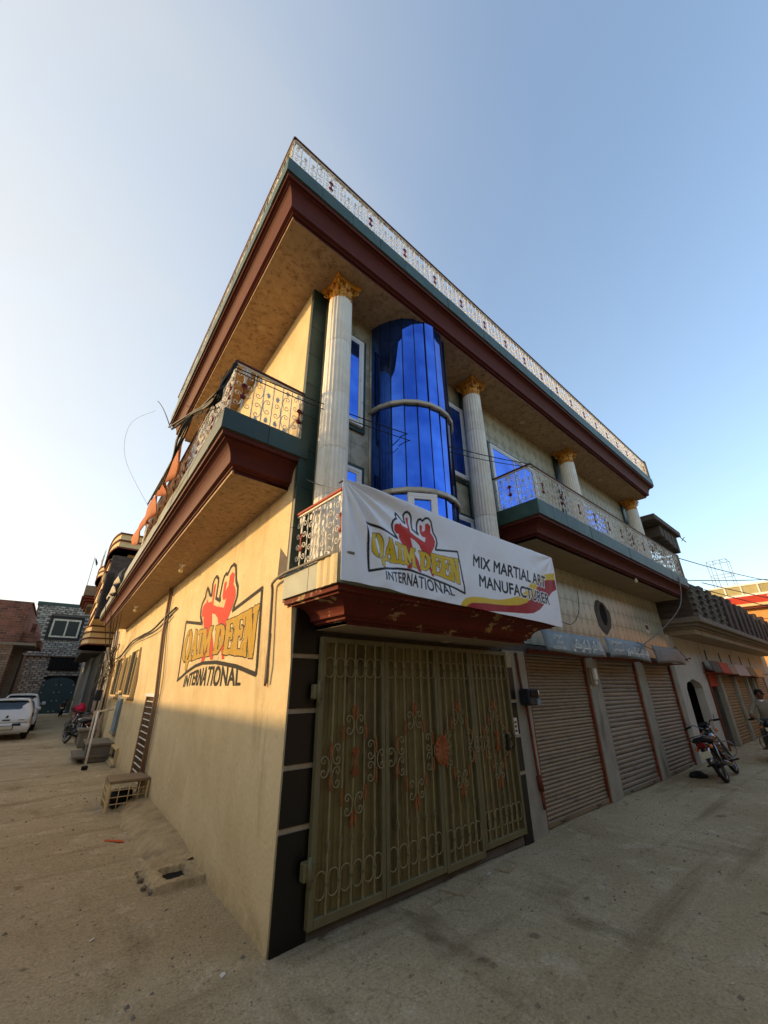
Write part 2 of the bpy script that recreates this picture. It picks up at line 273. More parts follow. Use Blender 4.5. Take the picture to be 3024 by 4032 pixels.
class MB:
    def __init__(s): s.v=[]; s.f=[]; s.m=[]; s.sm=[]; s.cur=0; s.smooth=False
    def add(s,vs,fs,mi=None,smooth=None):
        b=len(s.v); s.v+= [tuple(p) for p in vs]
        for f in fs: s.f.append([i+b for i in f]); s.m.append(s.cur if mi is None else mi); s.sm.append(s.smooth if smooth is None else smooth)
        return s
    def box(s,x0,x1,y0,y1,z0,z1,bv=0):
        if bv:
            bm=bmesh.new(); bmesh.ops.create_cube(bm,size=1)
            for v in bm.verts: v.co=Vector(((x0+x1)/2+v.co.x*(x1-x0),(y0+y1)/2+v.co.y*(y1-y0),(z0+z1)/2+v.co.z*(z1-z0)))
            bmesh.ops.bevel(bm,geom=bm.edges[:],offset=bv,segments=1,affect='EDGES')
            bm.verts.index_update(); r=s.add([v.co[:] for v in bm.verts],[[v.index for v in f.verts] for f in bm.faces]); bm.free(); return r
        v=[(x0,y0,z0),(x1,y0,z0),(x1,y1,z0),(x0,y1,z0),(x0,y0,z1),(x1,y0,z1),(x1,y1,z1),(x0,y1,z1)]
        return s.add(v,[(0,3,2,1),(4,5,6,7),(0,1,5,4),(1,2,6,5),(2,3,7,6),(3,0,4,7)])
    def prism(s,poly,a0,a1,axis='y'):
        """closed polygon (2-D) extruded; axis y: poly=(x,z); x: poly=(y,z); z: poly=(x,y)"""
        n=len(poly)
        def pt(p,a): return {'y':(p[0],a,p[1]),'x':(a,p[0],p[1]),'z':(p[0],p[1],a)}[axis]
        v=[pt(p,a0) for p in poly]+[pt(p,a1) for p in poly]
        return s.add(v,[list(range(n))[::-1],[i+n for i in range(n)]]+[(i,(i+1)%n,(i+1)%n+n,i+n) for i in range(n)])
    def tube(s,pts,r,n=6,cap=True,smooth=True,twist=0,sq=None):
        pts=[Vector(p) for p in pts]; rs=r if isinstance(r,(list,tuple)) else [r]*len(pts)
        t=[(pts[min(i+1,len(pts)-1)]-pts[max(i-1,0)]).normalized() for i in range(len(pts))]
        up=Vector((0,0,1)) if abs(t[0].z)<.9 else Vector((0,1,0))
        a=t[0].cross(up).normalized(); vs=[]; fs=[]
        for i,p in enumerate(pts):
            a=(a-t[i]*a.dot(t[i])).normalized(); b=t[i].cross(a)
            for k in range(n):
                th=2*PI*k/n+twist*i
                if sq: ca,sa=math.cos(th+PI/4)*sq[0]*1.414,math.sin(th+PI/4)*sq[1]*1.414
                else: ca,sa=math.cos(th)*rs[i],math.sin(th)*rs[i]
                vs.append(p+a*ca+b*sa)
        for i in range(len(pts)-1):
            for k in range(n): fs.append((i*n+k,i*n+(k+1)%n,(i+1)*n+(k+1)%n,(i+1)*n+k))
        s.add(vs,fs,smooth=smooth and not sq)
        if cap: s.add(vs[:n],[list(range(n))[::-1]],smooth=False); s.add(vs[-n:],[list(range(n))],smooth=False)
        return s
    def lathe(s,prof,n=16,c=(0,0,0),axis='z',smooth=True,closed=False,a0=0,a1=2*PI):
        full=abs(a1-a0-2*PI)<1e-6; k=n if full else n+1; vs=[]; fs=[]
        for r,h in prof:
            for i in range(k):
                th=a0+(a1-a0)*i/n; x,y=r*math.cos(th),r*math.sin(th)
                vs.append({'z':(c[0]+x,c[1]+y,c[2]+h),'y':(c[0]+x,c[1]+h,c[2]+y),'x':(c[0]+h,c[1]+x,c[2]+y)}[axis])
        m=len(prof)
        for j in range(m if closed else m-1):
            for i in range(k if full else k-1):
                fs.append((j*k+i,j*k+(i+1)%k,((j+1)%m)*k+(i+1)%k,((j+1)%m)*k+i))
        return s.add(vs,fs,smooth=smooth)
    def loft(s,rings,cap=True,smooth=True,close=True):
        n=len(rings[0]); vs=[p for r in rings for p in r]; fs=[]
        for j in range(len(rings)-1):
            for i in range(n if close else n-1): fs.append((j*n+i,j*n+(i+1)%n,(j+1)*n+(i+1)%n,(j+1)*n+i))
        s.add(vs,fs,smooth=smooth)
        if cap: s.add(rings[0],[list(range(n))[::-1]],smooth=False); s.add(rings[-1],[list(range(n))],smooth=False)
        return s
    def sweep(s,path,prof,cap=True):
        """profile (offset inward from path, z) swept along a horizontal path with mitred corners; outward = right of travel"""
        P=[Vector((p[0],p[1])) for p in path]; rings=[]
        for i,p in enumerate(P):
            d0=(P[i]-P[i-1]).normalized() if i>0 else (P[1]-P[0]).normalized()
            d1=(P[i+1]-P[i]).normalized() if i<len(P)-1 else d0
            n0=Vector((d0.y,-d0.x)); n1=Vector((d1.y,-d1.x)); m=(n0+n1).normalized(); k=1/max(.2,m.dot(n0))
            rings.append([(p.x+m.x*k*o,p.y+m.y*k*o,z) for o,z in prof])
        return s.loft(rings,cap,False,True)
    def mesh(s,name,mats,xf=None,recalc=True):
        me=bpy.data.meshes.new(name); v=s.v
        if xf is not None: v=[tuple(xf@Vector(p)) for p in v]
        me.from_pydata(v,[],s.f)
        for mm in (mats if isinstance(mats,(list,tuple)) else [mats]): me.materials.append(MATS[mm])
        me.polygons.foreach_set('material_index',s.m); me.polygons.foreach_set('use_smooth',s.sm)
        if recalc:
            bm=bmesh.new(); bm.from_mesh(me); bmesh.ops.remove_doubles(bm,verts=bm.verts[:],dist=1e-5); bmesh.ops.recalc_face_normals(bm,faces=bm.faces[:]); bm.to_mesh(me); bm.free()
        me.update(); return me
    def build(s,name,mats,parent=None,xf=None,**k):
        return link(name,s.mesh(name,mats,xf),parent,**k)
def LPt(d,out,z): return WD*d+WN*out+Vector((0,0,z))
def catenary(a,b,sag,n=14,jit=0.):
    a,b=Vector(a),Vector(b); return [a.lerp(b,i/n)+Vector((random.uniform(-jit,jit),random.uniform(-jit,jit),-4*sag*(i/n)*(1-i/n)+random.uniform(-jit,jit))) for i in range(n+1)]
def spline(pts,n=5):
    P=[Vector(p) for p in pts]; out=[]
    for i in range(len(P)-1):
        p0,p1,p2,p3=P[max(i-1,0)],P[i],P[i+1],P[min(i+2,len(P)-1)]
        for k in range(n):
            t=k/n; out.append(.5*((2*p1)+(p2-p0)*t+(2*p0-5*p1+4*p2-p3)*t*t+(3*p1-p0-3*p2+p3)*t**3))
    out.append(P[-1]); return out
def wall_out(z): return 0. if z<1.9 else (.1 if z>3.2 else .1*(z-1.9)/1.3)
# ------------------------------------------------------------------ ground
def ground_mat():
    m=bpy.data.materials.new('ground'); m.use_nodes=True; N,L,b=nodes_of(m); MATS['ground']=m
    tc=N.new('ShaderNodeTexCoord')
    def nz(s,d=8,r=.6,sc=None):
        n=N.new('ShaderNodeTexNoise'); n.inputs['Scale'].default_value=s; n.inputs['Detail'].default_value=d; n.inputs['Roughness'].default_value=r
        if sc: mp=N.new('ShaderNodeMapping'); mp.inputs['Scale'].default_value=sc; L(tc.outputs['Object'],mp.inputs[0]); L(mp.outputs[0],n.inputs[0])
        else: L(tc.outputs['Object'],n.inputs[0])
        return n.outputs[0]
    def ramp(v,a,b_,c0,c1):
        r=N.new('ShaderNodeMapRange'); r.inputs[1].default_value=a; r.inputs[2].default_value=b_; r.inputs[3].default_value=c0; r.inputs[4].default_value=c1; L(v,r.inputs[0]); return r.outputs[0]
    def mix(f,a,c,c_in=None):
        x=N.new('ShaderNodeMix'); x.data_type='RGBA'; L(f,x.inputs[0])
        if isinstance(a,tuple): x.inputs[6].default_value=(*lin(a),1)
        else: L(a,x.inputs[6])
        x.inputs[7].default_value=(*lin(c),1); return x.outputs[2]
    base=mix(ramp(nz(.55,9,.65),.35,.65,0,1),(190,169,132),(214,195,158))
    base=mix(ramp(nz(2.6,10,.75),.54,.62,0,.8),base,(222,206,174))
    base=mix(ramp(nz(1.3,8,.6,(1,.35,1)),.58,.72,0,.7),base,(126,105,76))
    base=mix(ramp(nz(17,9,.8),.56,.66,0,.75),base,(110,91,66))
    base=mix(ramp(nz(.9,7,.6,(.18,2.6,1)),.55,.66,0,.55),base,(146,124,92))      # wheel tracks along the front street
    base=mix(ramp(nz(3.4,6,.55),.66,.70,0,.6),base,(108,90,68))                  # damp spots
    vc=N.new('ShaderNodeTexVoronoi'); vc.feature='DISTANCE_TO_EDGE'; vc.inputs['Scale'].default_value=.42; wn_=N.new('ShaderNodeTexNoise'); wn_.inputs['Scale'].default_value=2.; wn_.inputs['Detail'].default_value=9; L(tc.outputs['Object'],wn_.inputs[0])
    wp=N.new('ShaderNodeVectorMath'); wp.operation='MULTIPLY_ADD'; L(wn_.outputs['Color'],wp.inputs[0]); wp.inputs[1].default_value=(.8,.8,.8); L(tc.outputs['Object'],wp.inputs[2]); L(wp.outputs[0],vc.inputs['Vector'])
    cm=N.new('ShaderNodeMath'); cm.operation='MULTIPLY'; L(ramp(vc.outputs['Distance'],0,.003,.25,0),cm.inputs[0]); L(ramp(nz(.6,3),.54,.60,0,1),cm.inputs[1]); base=mix(cm.outputs[0],base,(70,56,42))   # cracks in the old paving
    vo=N.new('ShaderNodeTexVoronoi'); vo.inputs['Scale'].default_value=70; L(tc.outputs['Object'],vo.inputs['Vector'])
    base=mix(ramp(vo.outputs['Distance'],.0,.22,.55,0),base,(196,184,160))
    g=ramp(nz(46,7,.88),.36,.64,.66,1.32)
    s=N.new('ShaderNodeVectorMath'); s.operation='SCALE'; L(base,s.inputs[0]); L(g,s.inputs['Scale']); L(s.outputs[0],b.inputs['Base Color'])
    b.inputs['Roughness'].default_value=.95; b.inputs['Specular IOR Level'].default_value=.15
    h=N.new('ShaderNodeMath'); h.operation='MULTIPLY_ADD'; L(nz(22,9,.75),h.inputs[0]); h.inputs[1].default_value=1.; L(ramp(vo.outputs['Distance'],0,.4,.25,0),h.inputs[2])
    bp=N.new('ShaderNodeBump'); bp.inputs['Strength'].default_value=1.; bp.inputs['Distance'].default_value=.05; L(h.outputs[0],bp.inputs['Height']); L(bp.outputs[0],b.inputs['Normal'])
ground_mat()
def ground_h(x,y):
    return .012*math.sin(x*1.3+.4)*math.sin(y*1.1+.7)+.008*math.sin(x*3.1+y*2.3)-.010
def make_ground():
    def axis(lo,hi,a,b,st):
        n=int(round((b-a)/st)); near=[a+(b-a)*i/n for i in range(n+1)]
        pre=[]; x=a; s=st
        while x>lo: s*=1.35; x-=s; pre.append(max(x,lo))
        post=[]; x=b; s=st
        while x<hi: s*=1.35; x+=s; post.append(min(x,hi))
        return pre[::-1]+near+post
    xs=axis(-600,600,-4,14,.15); ys=axis(-600,600,-5,16,.15)
    v=[(x,y,ground_h(x,y) if abs(x)<16 and abs(y)<20 else -.012) for y in ys for x in xs]
    n=len(xs); f=[(j*n+i,j*n+i+1,(j+1)*n+i+1,(j+1)*n+i) for j in range(len(ys)-1) for i in range(n-1)]
    mb=MB(); mb.smooth=True; mb.add(v,f); fin(mb.build('ground','ground'),kind='structure')
make_ground()
def seg_frame(p0,p1,z=0):
    d=(Vector((p1[0],p1[1],0))-Vector((p0[0],p0[1],0))); L=d.length; d.normalize()
    m=Matrix.Identity(4); 
    for i in range(3): m[i][0]=d[i]; m[i][1]=(-d.y,d.x,0)[i]; m[i][2]=(0,0,1)[i]
    m.translation=(p0[0],p0[1],z); return m,L
# ------------------------------------------------------------------ corner building
B=thing('corner_building','tall yellow and cream corner building with blue glass bay and red cornice','building')
mb=MB(); mb.prism([(0,-.1),(0,1.9),(-.1,3.2),(-.1,3.9),(.3,3.9),(.3,-.1)],-15,.034,'x'); LW=mb.build('side_wall','plaster',B,xf=ML)
for v_ in LW.data.vertices:                       # end face square with the front
    if v_.co.y<.2: k_=(-.030-v_.co.y)/WD.y; v_.co+=WD*k_
mb=MB(); mb.box(-4.9,.0,-.1,.3,3.9,6.62); mb.build('upper_side_wall','plaster',B,xf=ML)
mb=MB(); mb.box(-15,-4.6,-.05,8,3.72,4.1); mb.build('terrace_slab','concrete',B,xf=ML)
mb=MB(); mb.box(-5.0,-4.7,.3,9,3.9,6.62); mb.build('rear_wall','plaster',B,xf=ML); mb=MB(); mb.box(-15,-14.8,.3,9,0,3.9); mb.build('rear_wall','plaster',B,xf=ML)
mb=MB(); mb.box(10.5,10.8,.02,9,3.0,6.62); mb.build('end_wall','concrete',B)
mb=MB(); mb.box(.30,11.04,.02,.27,2.15,4.1); LOW=mb.build('lower_front_wall','mortar',B)
mb=MB(); mb.box(-.07,3.5,.021,.26,2.7,6.62); BAYW=mb.build('bay_wall','mortar',B)
mb=MB(); mb.box(3.5,10.5,.021,.26,4.1,6.62); UPW=mb.build('upper_front_wall','mortar',B)
mb=MB(); mb.box(.3,10.9,.55,.6,0,2.2); mb.build('back_panel','dark_void',B)
def pillar(x0,x1,nm='pillar',m='pillar'):
    p=MB(); p.box(x0,x1,-.02,.25,-.1,2.18,.012); return p.build(nm,m,B)
for a in ((3.30,3.88),(5.91,6.37),(8.32,8.79),(10.72,11.05)): pillar(*a)
# roof slab and the soffits
def poly_slab(name,pts,z0,z1,m,parent=B):
    q=MB(); q.prism(pts,z0,z1,'z'); return q.build(name,m,parent)
def xy(d,o): p=LPt(d,o,0); return (p.x,p.y)
poly_slab('roof_slab',[xy(4.9,.65),(-.68,-.55),(10.45,-.55),(10.45,9),xy(4.9,-9)],6.64,7.14,'concrete')
poly_slab('roof_soffit',[xy(4.73,.781),(-.77,-.63),(10.53,-.63),(10.53,.1),(.1,.1),xy(4.73,-.1)],6.597,6.63,'soffit')
poly_slab('side_balcony_soffit',[xy(13.75,.69),(-.705,.185),(-.02,.185),xy(.3,-.05),xy(13.75,-.05)],3.657,3.69,'soffit')
poly_slab('front_balcony_soffit',[(.23,.05),(.23,-.52),(3.07,-.52),(3.07,.05)],2.197,2.23,'soffit_plain')
poly_slab('street_balcony_soffit',[(3.69,.05),(3.69,-.61),(10.86,-.61),(10.86,.05)],3.767,3.80,'soffit_plain')
poly_slab('side_balcony_floor',[xy(13.9,.9),(-.9,-.02),(-.08,-.02),xy(13.9,-.05)],3.93,4.165,'concrete')
poly_slab('front_balcony_floor',[(-.07,.1),(-.07,-.81),(3.36,-.81),(3.36,.1)],2.44,2.66,'concrete')
poly_slab('street_balcony_floor',[(3.48,.05),(3.48,-.81),(11.06,-.81),(11.06,.05)],4.02,4.275,'concrete')
ROOFP=[xy(4.95,-.05),xy(4.95,1.0),(-.99,-.85),(10.75,-.85),(10.75,.2)]
SIDEP=[xy(14.,-.05),xy(14.,.95),(-.95,-.06),(-.015,-.06)]
FRONTP=[(-.1,.05),(-.1,-.85),(3.40,-.85),(3.40,.05)]
STREETP=[(3.45,.05),(3.45,-.85),(11.1,-.85),(11.1,.05)]
def cove(z0,zs,ins):
    """red moulding under a fascia: fillet, cove, fillet (offset from edge, z)"""
    p=[(-.025,z0+.002),(-.025,z0-.045),(-.06,z0-.045),(-.06,z0-.065)]
    zc,a,b_=zs+.07,ins-.07-.06,(z0-.065)-(zs+.07)
    for i in range(1,8):
        t=i/7*PI/2; p.append((-.06-a*math.sin(t),z0-.065-b_*(1-math.cos(t))))
    p+=[(-ins+.03,zc-.012),(-ins+.03,zs+.04),(-ins,zs+.04),(-ins,zs-.001),(-ins-.02,zs-.001),(-ins-.02,z0+.002)]
    return p
def ledge(path,z0,z1,zs,ins,name,tilemat,mold,tl=.46):
    q=MB(); q.sweep(path,cove(z0,zs,ins)); q.build(name+'_moulding',mold,B)
    q=MB(); q.sweep(path,[(-.012,z0),(-.012,z1),(-.1,z1),(-.1,z0)]); fa=q.build(name+'_fascia','mortar',B)
    h=z1-z0; q=MB(); q.box(.002,tl-.002,.0,.0115,.004,h+.012,.0015); tm=q.mesh('fascia_tile',tilemat)
    for a,b_ in zip(path[:-1],path[1:]):
        m,L=seg_frame(a,b_,z0); n=max(1,round(L/tl))
        if L<.05: continue
        for i in range(n):
            mm=m@Matrix.Translation((L*i/n,random.uniform(-.003,.002),0))@Matrix.Diagonal((L/n/tl,1,1,1)); link('tile',tm,fa,mx=mm)
    return fa
ledge(ROOFP,6.955,7.17,6.60,.22,'roof','green_marble','red_mold')
ledge(SIDEP,3.965,4.18,3.66,.245,'side_balcony','green_dark','red_mold')
ledge(STREETP,4.055,4.29,3.77,.24,'street_balcony','green_marble','red_mold')
FA=ledge(FRONTP,2.455,2.68,2.20,.33,'front_balcony','green_grey','red_worn')
# broken render patch at the balcony corner
q=MB(); pts=[(-.106-.012*abs(math.sin(i*2.1)),-.85+.30*i/9) for i in range(10)]
q.prism([(-.10,-.84)]+pts+[(-.09,-.55)],2.452,2.695,'z'); q.build('broken_render','plaster',B)
# black tiled strips either side of the gate
def black_strip(x0,x1,name):
    p=MB(); p.box(x0+.014,x1,-.034,.02,-.1,2.42 if x0<1 else 2.16); par=p.build(name,'cement_band',B)
    zz=[-.06,.695,1.11,1.52,1.965,2.40]
    for i in range(len(zz)-1):
        z0=zz[i]+.02; z1=zz[i+1]-.02
        if z1>2.16 and x0>1: continue
        t=MB(); t.box(x0+.012,x1-.002,-.046,-.030,z0,z1,.002); t.build('tile','black_tile',par)
black_strip(.0,.30,'tiled_jamb'); black_strip(3.27,3.47,'tiled_pier')
# green corner pilaster, second pilasters behind the columns
def pilaster(x0,x1,z0,z1,y0=-.045,nm='pilaster'):
    p=MB(); p.box(x0+.006,x1-.006,y0+.010,.03,z0,z1); par=p.build(nm,'mortar',B); z=z0
    while z<z1-.05:
        h=min(.46,z1-z); t=MB(); t.box(x0,x1,y0,y0+.04,z+.002,z+h-.002,.002); t.build('tile','green_dark',par); z+=h
pilaster(-.11,.09,2.70,6.60); pilaster(2.93,3.14,2.70,6.60,-.03); pilaster(6.30,6.55,4.29,6.6,-.03); pilaster(10.28,10.52,4.29,6.6,-.03)
# glazed tiles
WINS=[(.27,.73,4.74,6.19),(.27,.73,2.72,4.11),(2.30,2.92,4.72,6.13),(2.30,2.92,2.75,4.05),(3.66,5.22,4.40,5.78),(7.3,8.7,4.4,5.7)]
tm=MB().box(-.1235,.1235,-.013,.0,-.1485,.1485,.002).mesh('wall_tile','wall_tile')
def tiles(par,x0,x1,z0,z1,skip=lambda x,z:False,y=.021):
    nx=int(math.ceil((x1-x0)/.25-1e-6)); nzz=int(math.ceil((z1-z0)/.30-1e-6))
    for i in range(nx):
        for j in range(nzz):
            x=x0+.25*(i+.5); z=z0+.3*(j+.5)
            if skip(x,z): continue
            sx=min(1,(x1-x0-.25*i)/.25); sz=min(1,(z1-z0-.3*j)/.3)
            link('tile',tm,par,loc=(x0+.25*i+.125*sx,y+random.uniform(-.0015,.001),z0+.3*j+.15*sz),scale=(sx,1,sz))
def inwin(x,z): return any(a+.08<x<b-.08 and c+.1<z<d-.1 for a,b,c,d in WINS)
tiles(BAYW,.10,3.5,3.0,6.6,lambda x,z:inwin(x,z) or (.98<x<2.12))
tiles(UPW,3.5,10.5,4.2,6.6,inwin)
HOLE=(7.22,3.07,.25,.24)
tiles(LOW,3.9,11.04,2.3,3.77,lambda x,z:abs(x-7.22)<.13 and abs(z-3.07)<.16)
# oval hole with broken plaster round it
q=MB(); n=20; o=[];i_=[]
for k in range(n):
    a=2*PI*k/n; rr=1+.07*math.sin(3*a+1)+.05*math.sin(7*a)
    o.append((HOLE[0]+.37*rr*math.cos(a),.0,HOLE[1]+.34*rr*math.sin(a)-.04)); i_.append((HOLE[0]+.17*math.cos(a),.0,HOLE[1]+.23*math.sin(a)))
q.add([(p[0],-.002,p[2]) for p in o]+[(p[0],-.012,p[2]) for p in i_]+[(p[0],.02,p[2]) for p in i_]+[(p[0],.02,p[2]) for p in o],
      [(k,(k+1)%n,(k+1)%n+n,k+n) for k in range(n)]+[(k+n,(k+1)%n+n,(k+1)%n+2*n,k+2*n) for k in range(n)]+[(k,(k+1)%n,(k+1)%n+3*n,k+3*n) for k in range(n)])
q.build('broken_hole','concrete_dark',B)
q=MB(); q.add([(p[0],.006,p[2]) for p in i_],[list(range(n))]); q.build('hole_void','dark_void',B)
# windows on the front
def window(x0,x1,z0,z1,sash,border=True,open_=0):
    w=bpy.data.objects.new('window',None); COL.objects.link(w); w.parent=B
    def bar(a,b_,c,d,y0=-.062,y1=.0,nm='frame',m='frame_white'):
        q=MB(); q.box(a,b_,y0,y1,c,d,.004); q.build(nm,m,w)
    t=.05
    bar(x0,x1,z0,z0+t); bar(x0,x1,z1-t,z1); bar(x0,x0+t,z0+t,z1-t); bar(x1-t,x1,z0+t,z1-t)
    n=sash; wd=(x1-x0-2*t)/n
    for k in range(n):
        a=x0+t+wd*k; b_=a+wd; f=.028; yy=-.045 if k%2==0 else -.03
        for r in ((a,b_,z0+t,z0+t+f),(a,b_,z1-t-f,z1-t),(a,a+f,z0+t+f,z1-t-f),(b_-f,b_,z0+t+f,z1-t-f)): bar(*r,y0=yy-.012,y1=yy+.012,nm='sash')
        q=MB(); q.box(a+f*.6,b_-f*.6,yy-.003,yy+.003,z0+t+f*.6,z1-t-f*.6); q.build('pane','blue_glass',w,rot=None)
    if border:
        g=.065
        for r in ((x0-g,x1+g,z0-g,z0-.002),(x0-g,x1+g,z1+.002,z1+g),(x0-g,x0-.002,z0,z1),(x1+.002,x1+g,z0,z1)): bar(*r,y0=-.024,y1=.0,nm='tile',m='green_dark')
for i,wn in enumerate(WINS): window(*wn,sash=2 if wn[1]-wn[0]>1 else 1)
# bay window
BC=(1.55,0.0); BR=.65; NF=12
bay=bpy.data.objects.new('bay_window',None); COL.objects.link(bay); bay.parent=B
TIERS=[(2.70,3.77),(3.835,5.05),(5.11,6.60)]
def bpt(r,k): a=PI+PI*k/NF; return (BC[0]+r*math.cos(a),BC[1]+r*math.sin(a))
for ti,(z0,z1) in enumerate(TIERS):
    for k in range(NF):
        a,b_=bpt(BR,k),bpt(BR,k+1); j=[random.uniform(-.009,.009) for _ in range(4)]
        q=MB(); c=Vector(((a[0]+b_[0])/2-BC[0],(a[1]+b_[1])/2,0)).normalized()
        v=[(a[0]+c.x*j[0],a[1]+c.y*j[0],z0),(b_[0]+c.x*j[1],b_[1]+c.y*j[1],z0),(b_[0]+c.x*j[2],b_[1]+c.y*j[2],z1),(a[0]+c.x*j[3],a[1]+c.y*j[3],z1)]
        v2=[(p[0]-c.x*.012,p[1]-c.y*.012,p[2]) for p in v]
        q.add(v+v2,[(0,1,2,3),(7,6,5,4),(0,4,5,1),(1,5,6,2),(2,6,7,3),(3,7,4,0)]); q.build('pane','blue_glass',bay)
    for k in range(NF+1):
        p=bpt(BR+.004,k); q=MB(); r=.024 if k in (0,NF) else .0075; q.tube([(p[0],p[1],z0),(p[0],p[1],z1)],r,6); q.build('mullion','frame_alu' if k in (0,NF) else 'dark_line',bay)
for z0,z1 in ((3.77,3.835),(5.05,5.11)):
    q=MB(); pr=[(BR-.03,z0),(BR+.03,z0),(BR+.04,z0+.012),(BR+.04,z1-.012),(BR+.03,z1),(BR-.03,z1)]
    for k in range(NF):
        ra=[(*[BC[0]+r*math.cos(PI+PI*k/NF),BC[1]+r*math.sin(PI+PI*k/NF)],z) for r,z in pr]; rb=[(*[BC[0]+r*math.cos(PI+PI*(k+1)/NF),BC[1]+r*math.sin(PI+PI*(k+1)/NF)],z) for r,z in pr]
        q.loft([ra,rb],cap=(k in (0,NF-1)),smooth=False)
    q.build('band','frame_alu',bay)
q=MB(); q.prism([bpt(BR-.02,k) for k in range(NF+1)],2.66,6.58,'z'); q.build('core','dark_void',bay)
# white casement in the lowest tier
for (k0,k1,zb,zt) in ((3.0,5.0,2.75,3.75),):
    a,b_=bpt(BR+.03,k0),bpt(BR+.03,k1); m,L=seg_frame(a,b_,0); f=.045
    cs=bpy.data.objects.new('casement',None); COL.objects.link(cs); cs.parent=B
    for r in ((0,L,zb,zb+f),(0,L,zt-f,zt),(0,f,zb+f,zt-f),(L-f,L,zb+f,zt-f),(f,f+.03,zb+f,zt-f),(L-f-.03,L-f,zb+f,zt-f),(f+.03,L-f-.03,zt-f-.03,zt-f)):
        q=MB(); q.box(r[0],r[1],-.03,.03,r[2],r[3],.003); q.build('frame','frame_white',cs,mx=m)
    q=MB(); q.box(f+.02,L-f-.02,-.006,.0,zb+f,zt-f-.02); q.build('pane','blue_glass',cs,mx=m)
    q=MB(); q.box(L-.03,L+.0,-.06,-.03,zb+.55,zb+.68,.006); q.box(L-.028,L-.012,-.075,-.055,zb+.57,zb+.66,.004); q.build('handle','frame_white',cs,mx=m)
# columns
def drum_mesh(r0,r1,h):
    q=MB(); n=84; rings=[]
    for z,r in ((0,r0*.985),(.008,r0),(h-.008,r1),(h,r1*.985)):
        rings.append([(r*(1-.085*(.5-.5*math.cos(21*2*PI*k/n)))*math.cos(2*PI*k/n),r*(1-.085*(.5-.5*math.cos(21*2*PI*k/n)))*math.sin(2*PI*k/n),z) for k in range(n)])
    q.loft(rings,True,True); return q.mesh('drum','column')
def capital_mesh():
    q=MB(); H=.30
    q.smooth=True; q.lathe([(.135,0),(.15,.012),(.15,.03),(.128,.04),(.125,.15),(.14,.2),(.165,.235),(.15,.24)],28)
    q.smooth=False
    ab=[]; n=10
    for s in range(4):
        a0=PI/4+s*PI/2; a1=a0+PI/2
        c0=Vector((math.cos(a0),math.sin(a0)))*.262; c1=Vector((math.cos(a1),math.sin(a1)))*.262; m=((c0+c1)/2); 
        for k in range(n):
            t=k/n; p=c0.lerp(c1,t)-m.normalized()*.03*math.sin(PI*t); ab.append((p.x,p.y))
    q.prism(ab,.245,.275,'z'); q.prism([(x*.96,y*.96) for x,y in ab],.236,.245,'z'); q.prism([(x*1.03,y*1.03) for x,y in ab],.275,.305,'z')
    def leaf(a,z0,h,w,out):
        L=[]; 
        for i in range(6):
            t=i/5; r=.128+out*t**2.2; z=z0+h*(math.sin(t*PI*.62)/math.sin(PI*.62) if t<.9 else .93); ww=w*(.75+.5*math.sin(PI*t))*(1-.65*t**3)
            for s in (-1,-.5,0,.5,1):
                jag=1+.18*(i%2); L.append((r+(.012 if abs(s)==.5 else 0)-(.008 if s==0 else 0),s*ww*jag,z))
        vs=[(p[0]*math.cos(a)-p[1]*math.sin(a),p[0]*math.sin(a)+p[1]*math.cos(a),p[2]) for p in L]
        q.add(vs,[(i*5+k,i*5+k+1,i*5+k+6,i*5+k+5) for i in range(5) for k in range(4)],smooth=False)
    for k in range(8): leaf(2*PI*k/8,.03,.11,.045,.045)
    for k in range(8): leaf(2*PI*(k+.5)/8,.04,.175,.042,.06)
    for s in range(4):
        a=PI/4+s*PI/2; pts=[]
        for i in range(14):
            t=i/13; th=t*PI*2.4; r=.038*(1-.7*t); base=.20; pts.append(((base+r*math.cos(th+PI))*math.cos(a),(base+r*math.cos(th+PI))*math.sin(a),.20+r*math.sin(th+PI)))
        q.tube(pts,.011,5)
    return q.mesh('capital','gold')
CAPM=capital_mesh()
SPLITS=[(2.68,3.45),(3.45,4.02),(4.02,4.75),(4.75,5.55),(5.55,6.29)]
def column(x,y,z0,nm):
    c=bpy.data.objects.new('column',None); COL.objects.link(c); c.parent=B; c.location=(x,y,0)
    for a,b_ in SPLITS:
        if b_<=z0+.1: continue
        a=max(a,z0); rr=lambda z:.172-.022*(z-2.7)/3.6
        link('drum',drum_mesh(rr(a)+random.uniform(0,.002),rr(b_),b_-a),c,loc=(random.uniform(-.002,.002),random.uniform(-.002,.002),a),rot=(0,0,random.uniform(-.01,.01)))
    link('capital',CAPM,c,loc=(0,0,6.285))
for i,(x,y,z0) in enumerate(((.165,-.275,2.67),(2.955,-.245,2.67),(6.43,-.25,4.28),(10.38,-.22,4.28))): column(x,y,z0,i)
# recessed ceiling lamps
for p in (LPt(.98,.44,6.6),Vector((4.65,-.25,6.6)),Vector((8.39,-.24,6.6)),Vector((2.0,-.10,2.2))):
    q=MB(); q.lathe([(.0,-.008),(.038,-.008),(.044,-.014),(.054,-.009),(.058,0)],18,(p.x,p.y,p.z)); q.build('ceiling_lamp','lamp_disc',B)
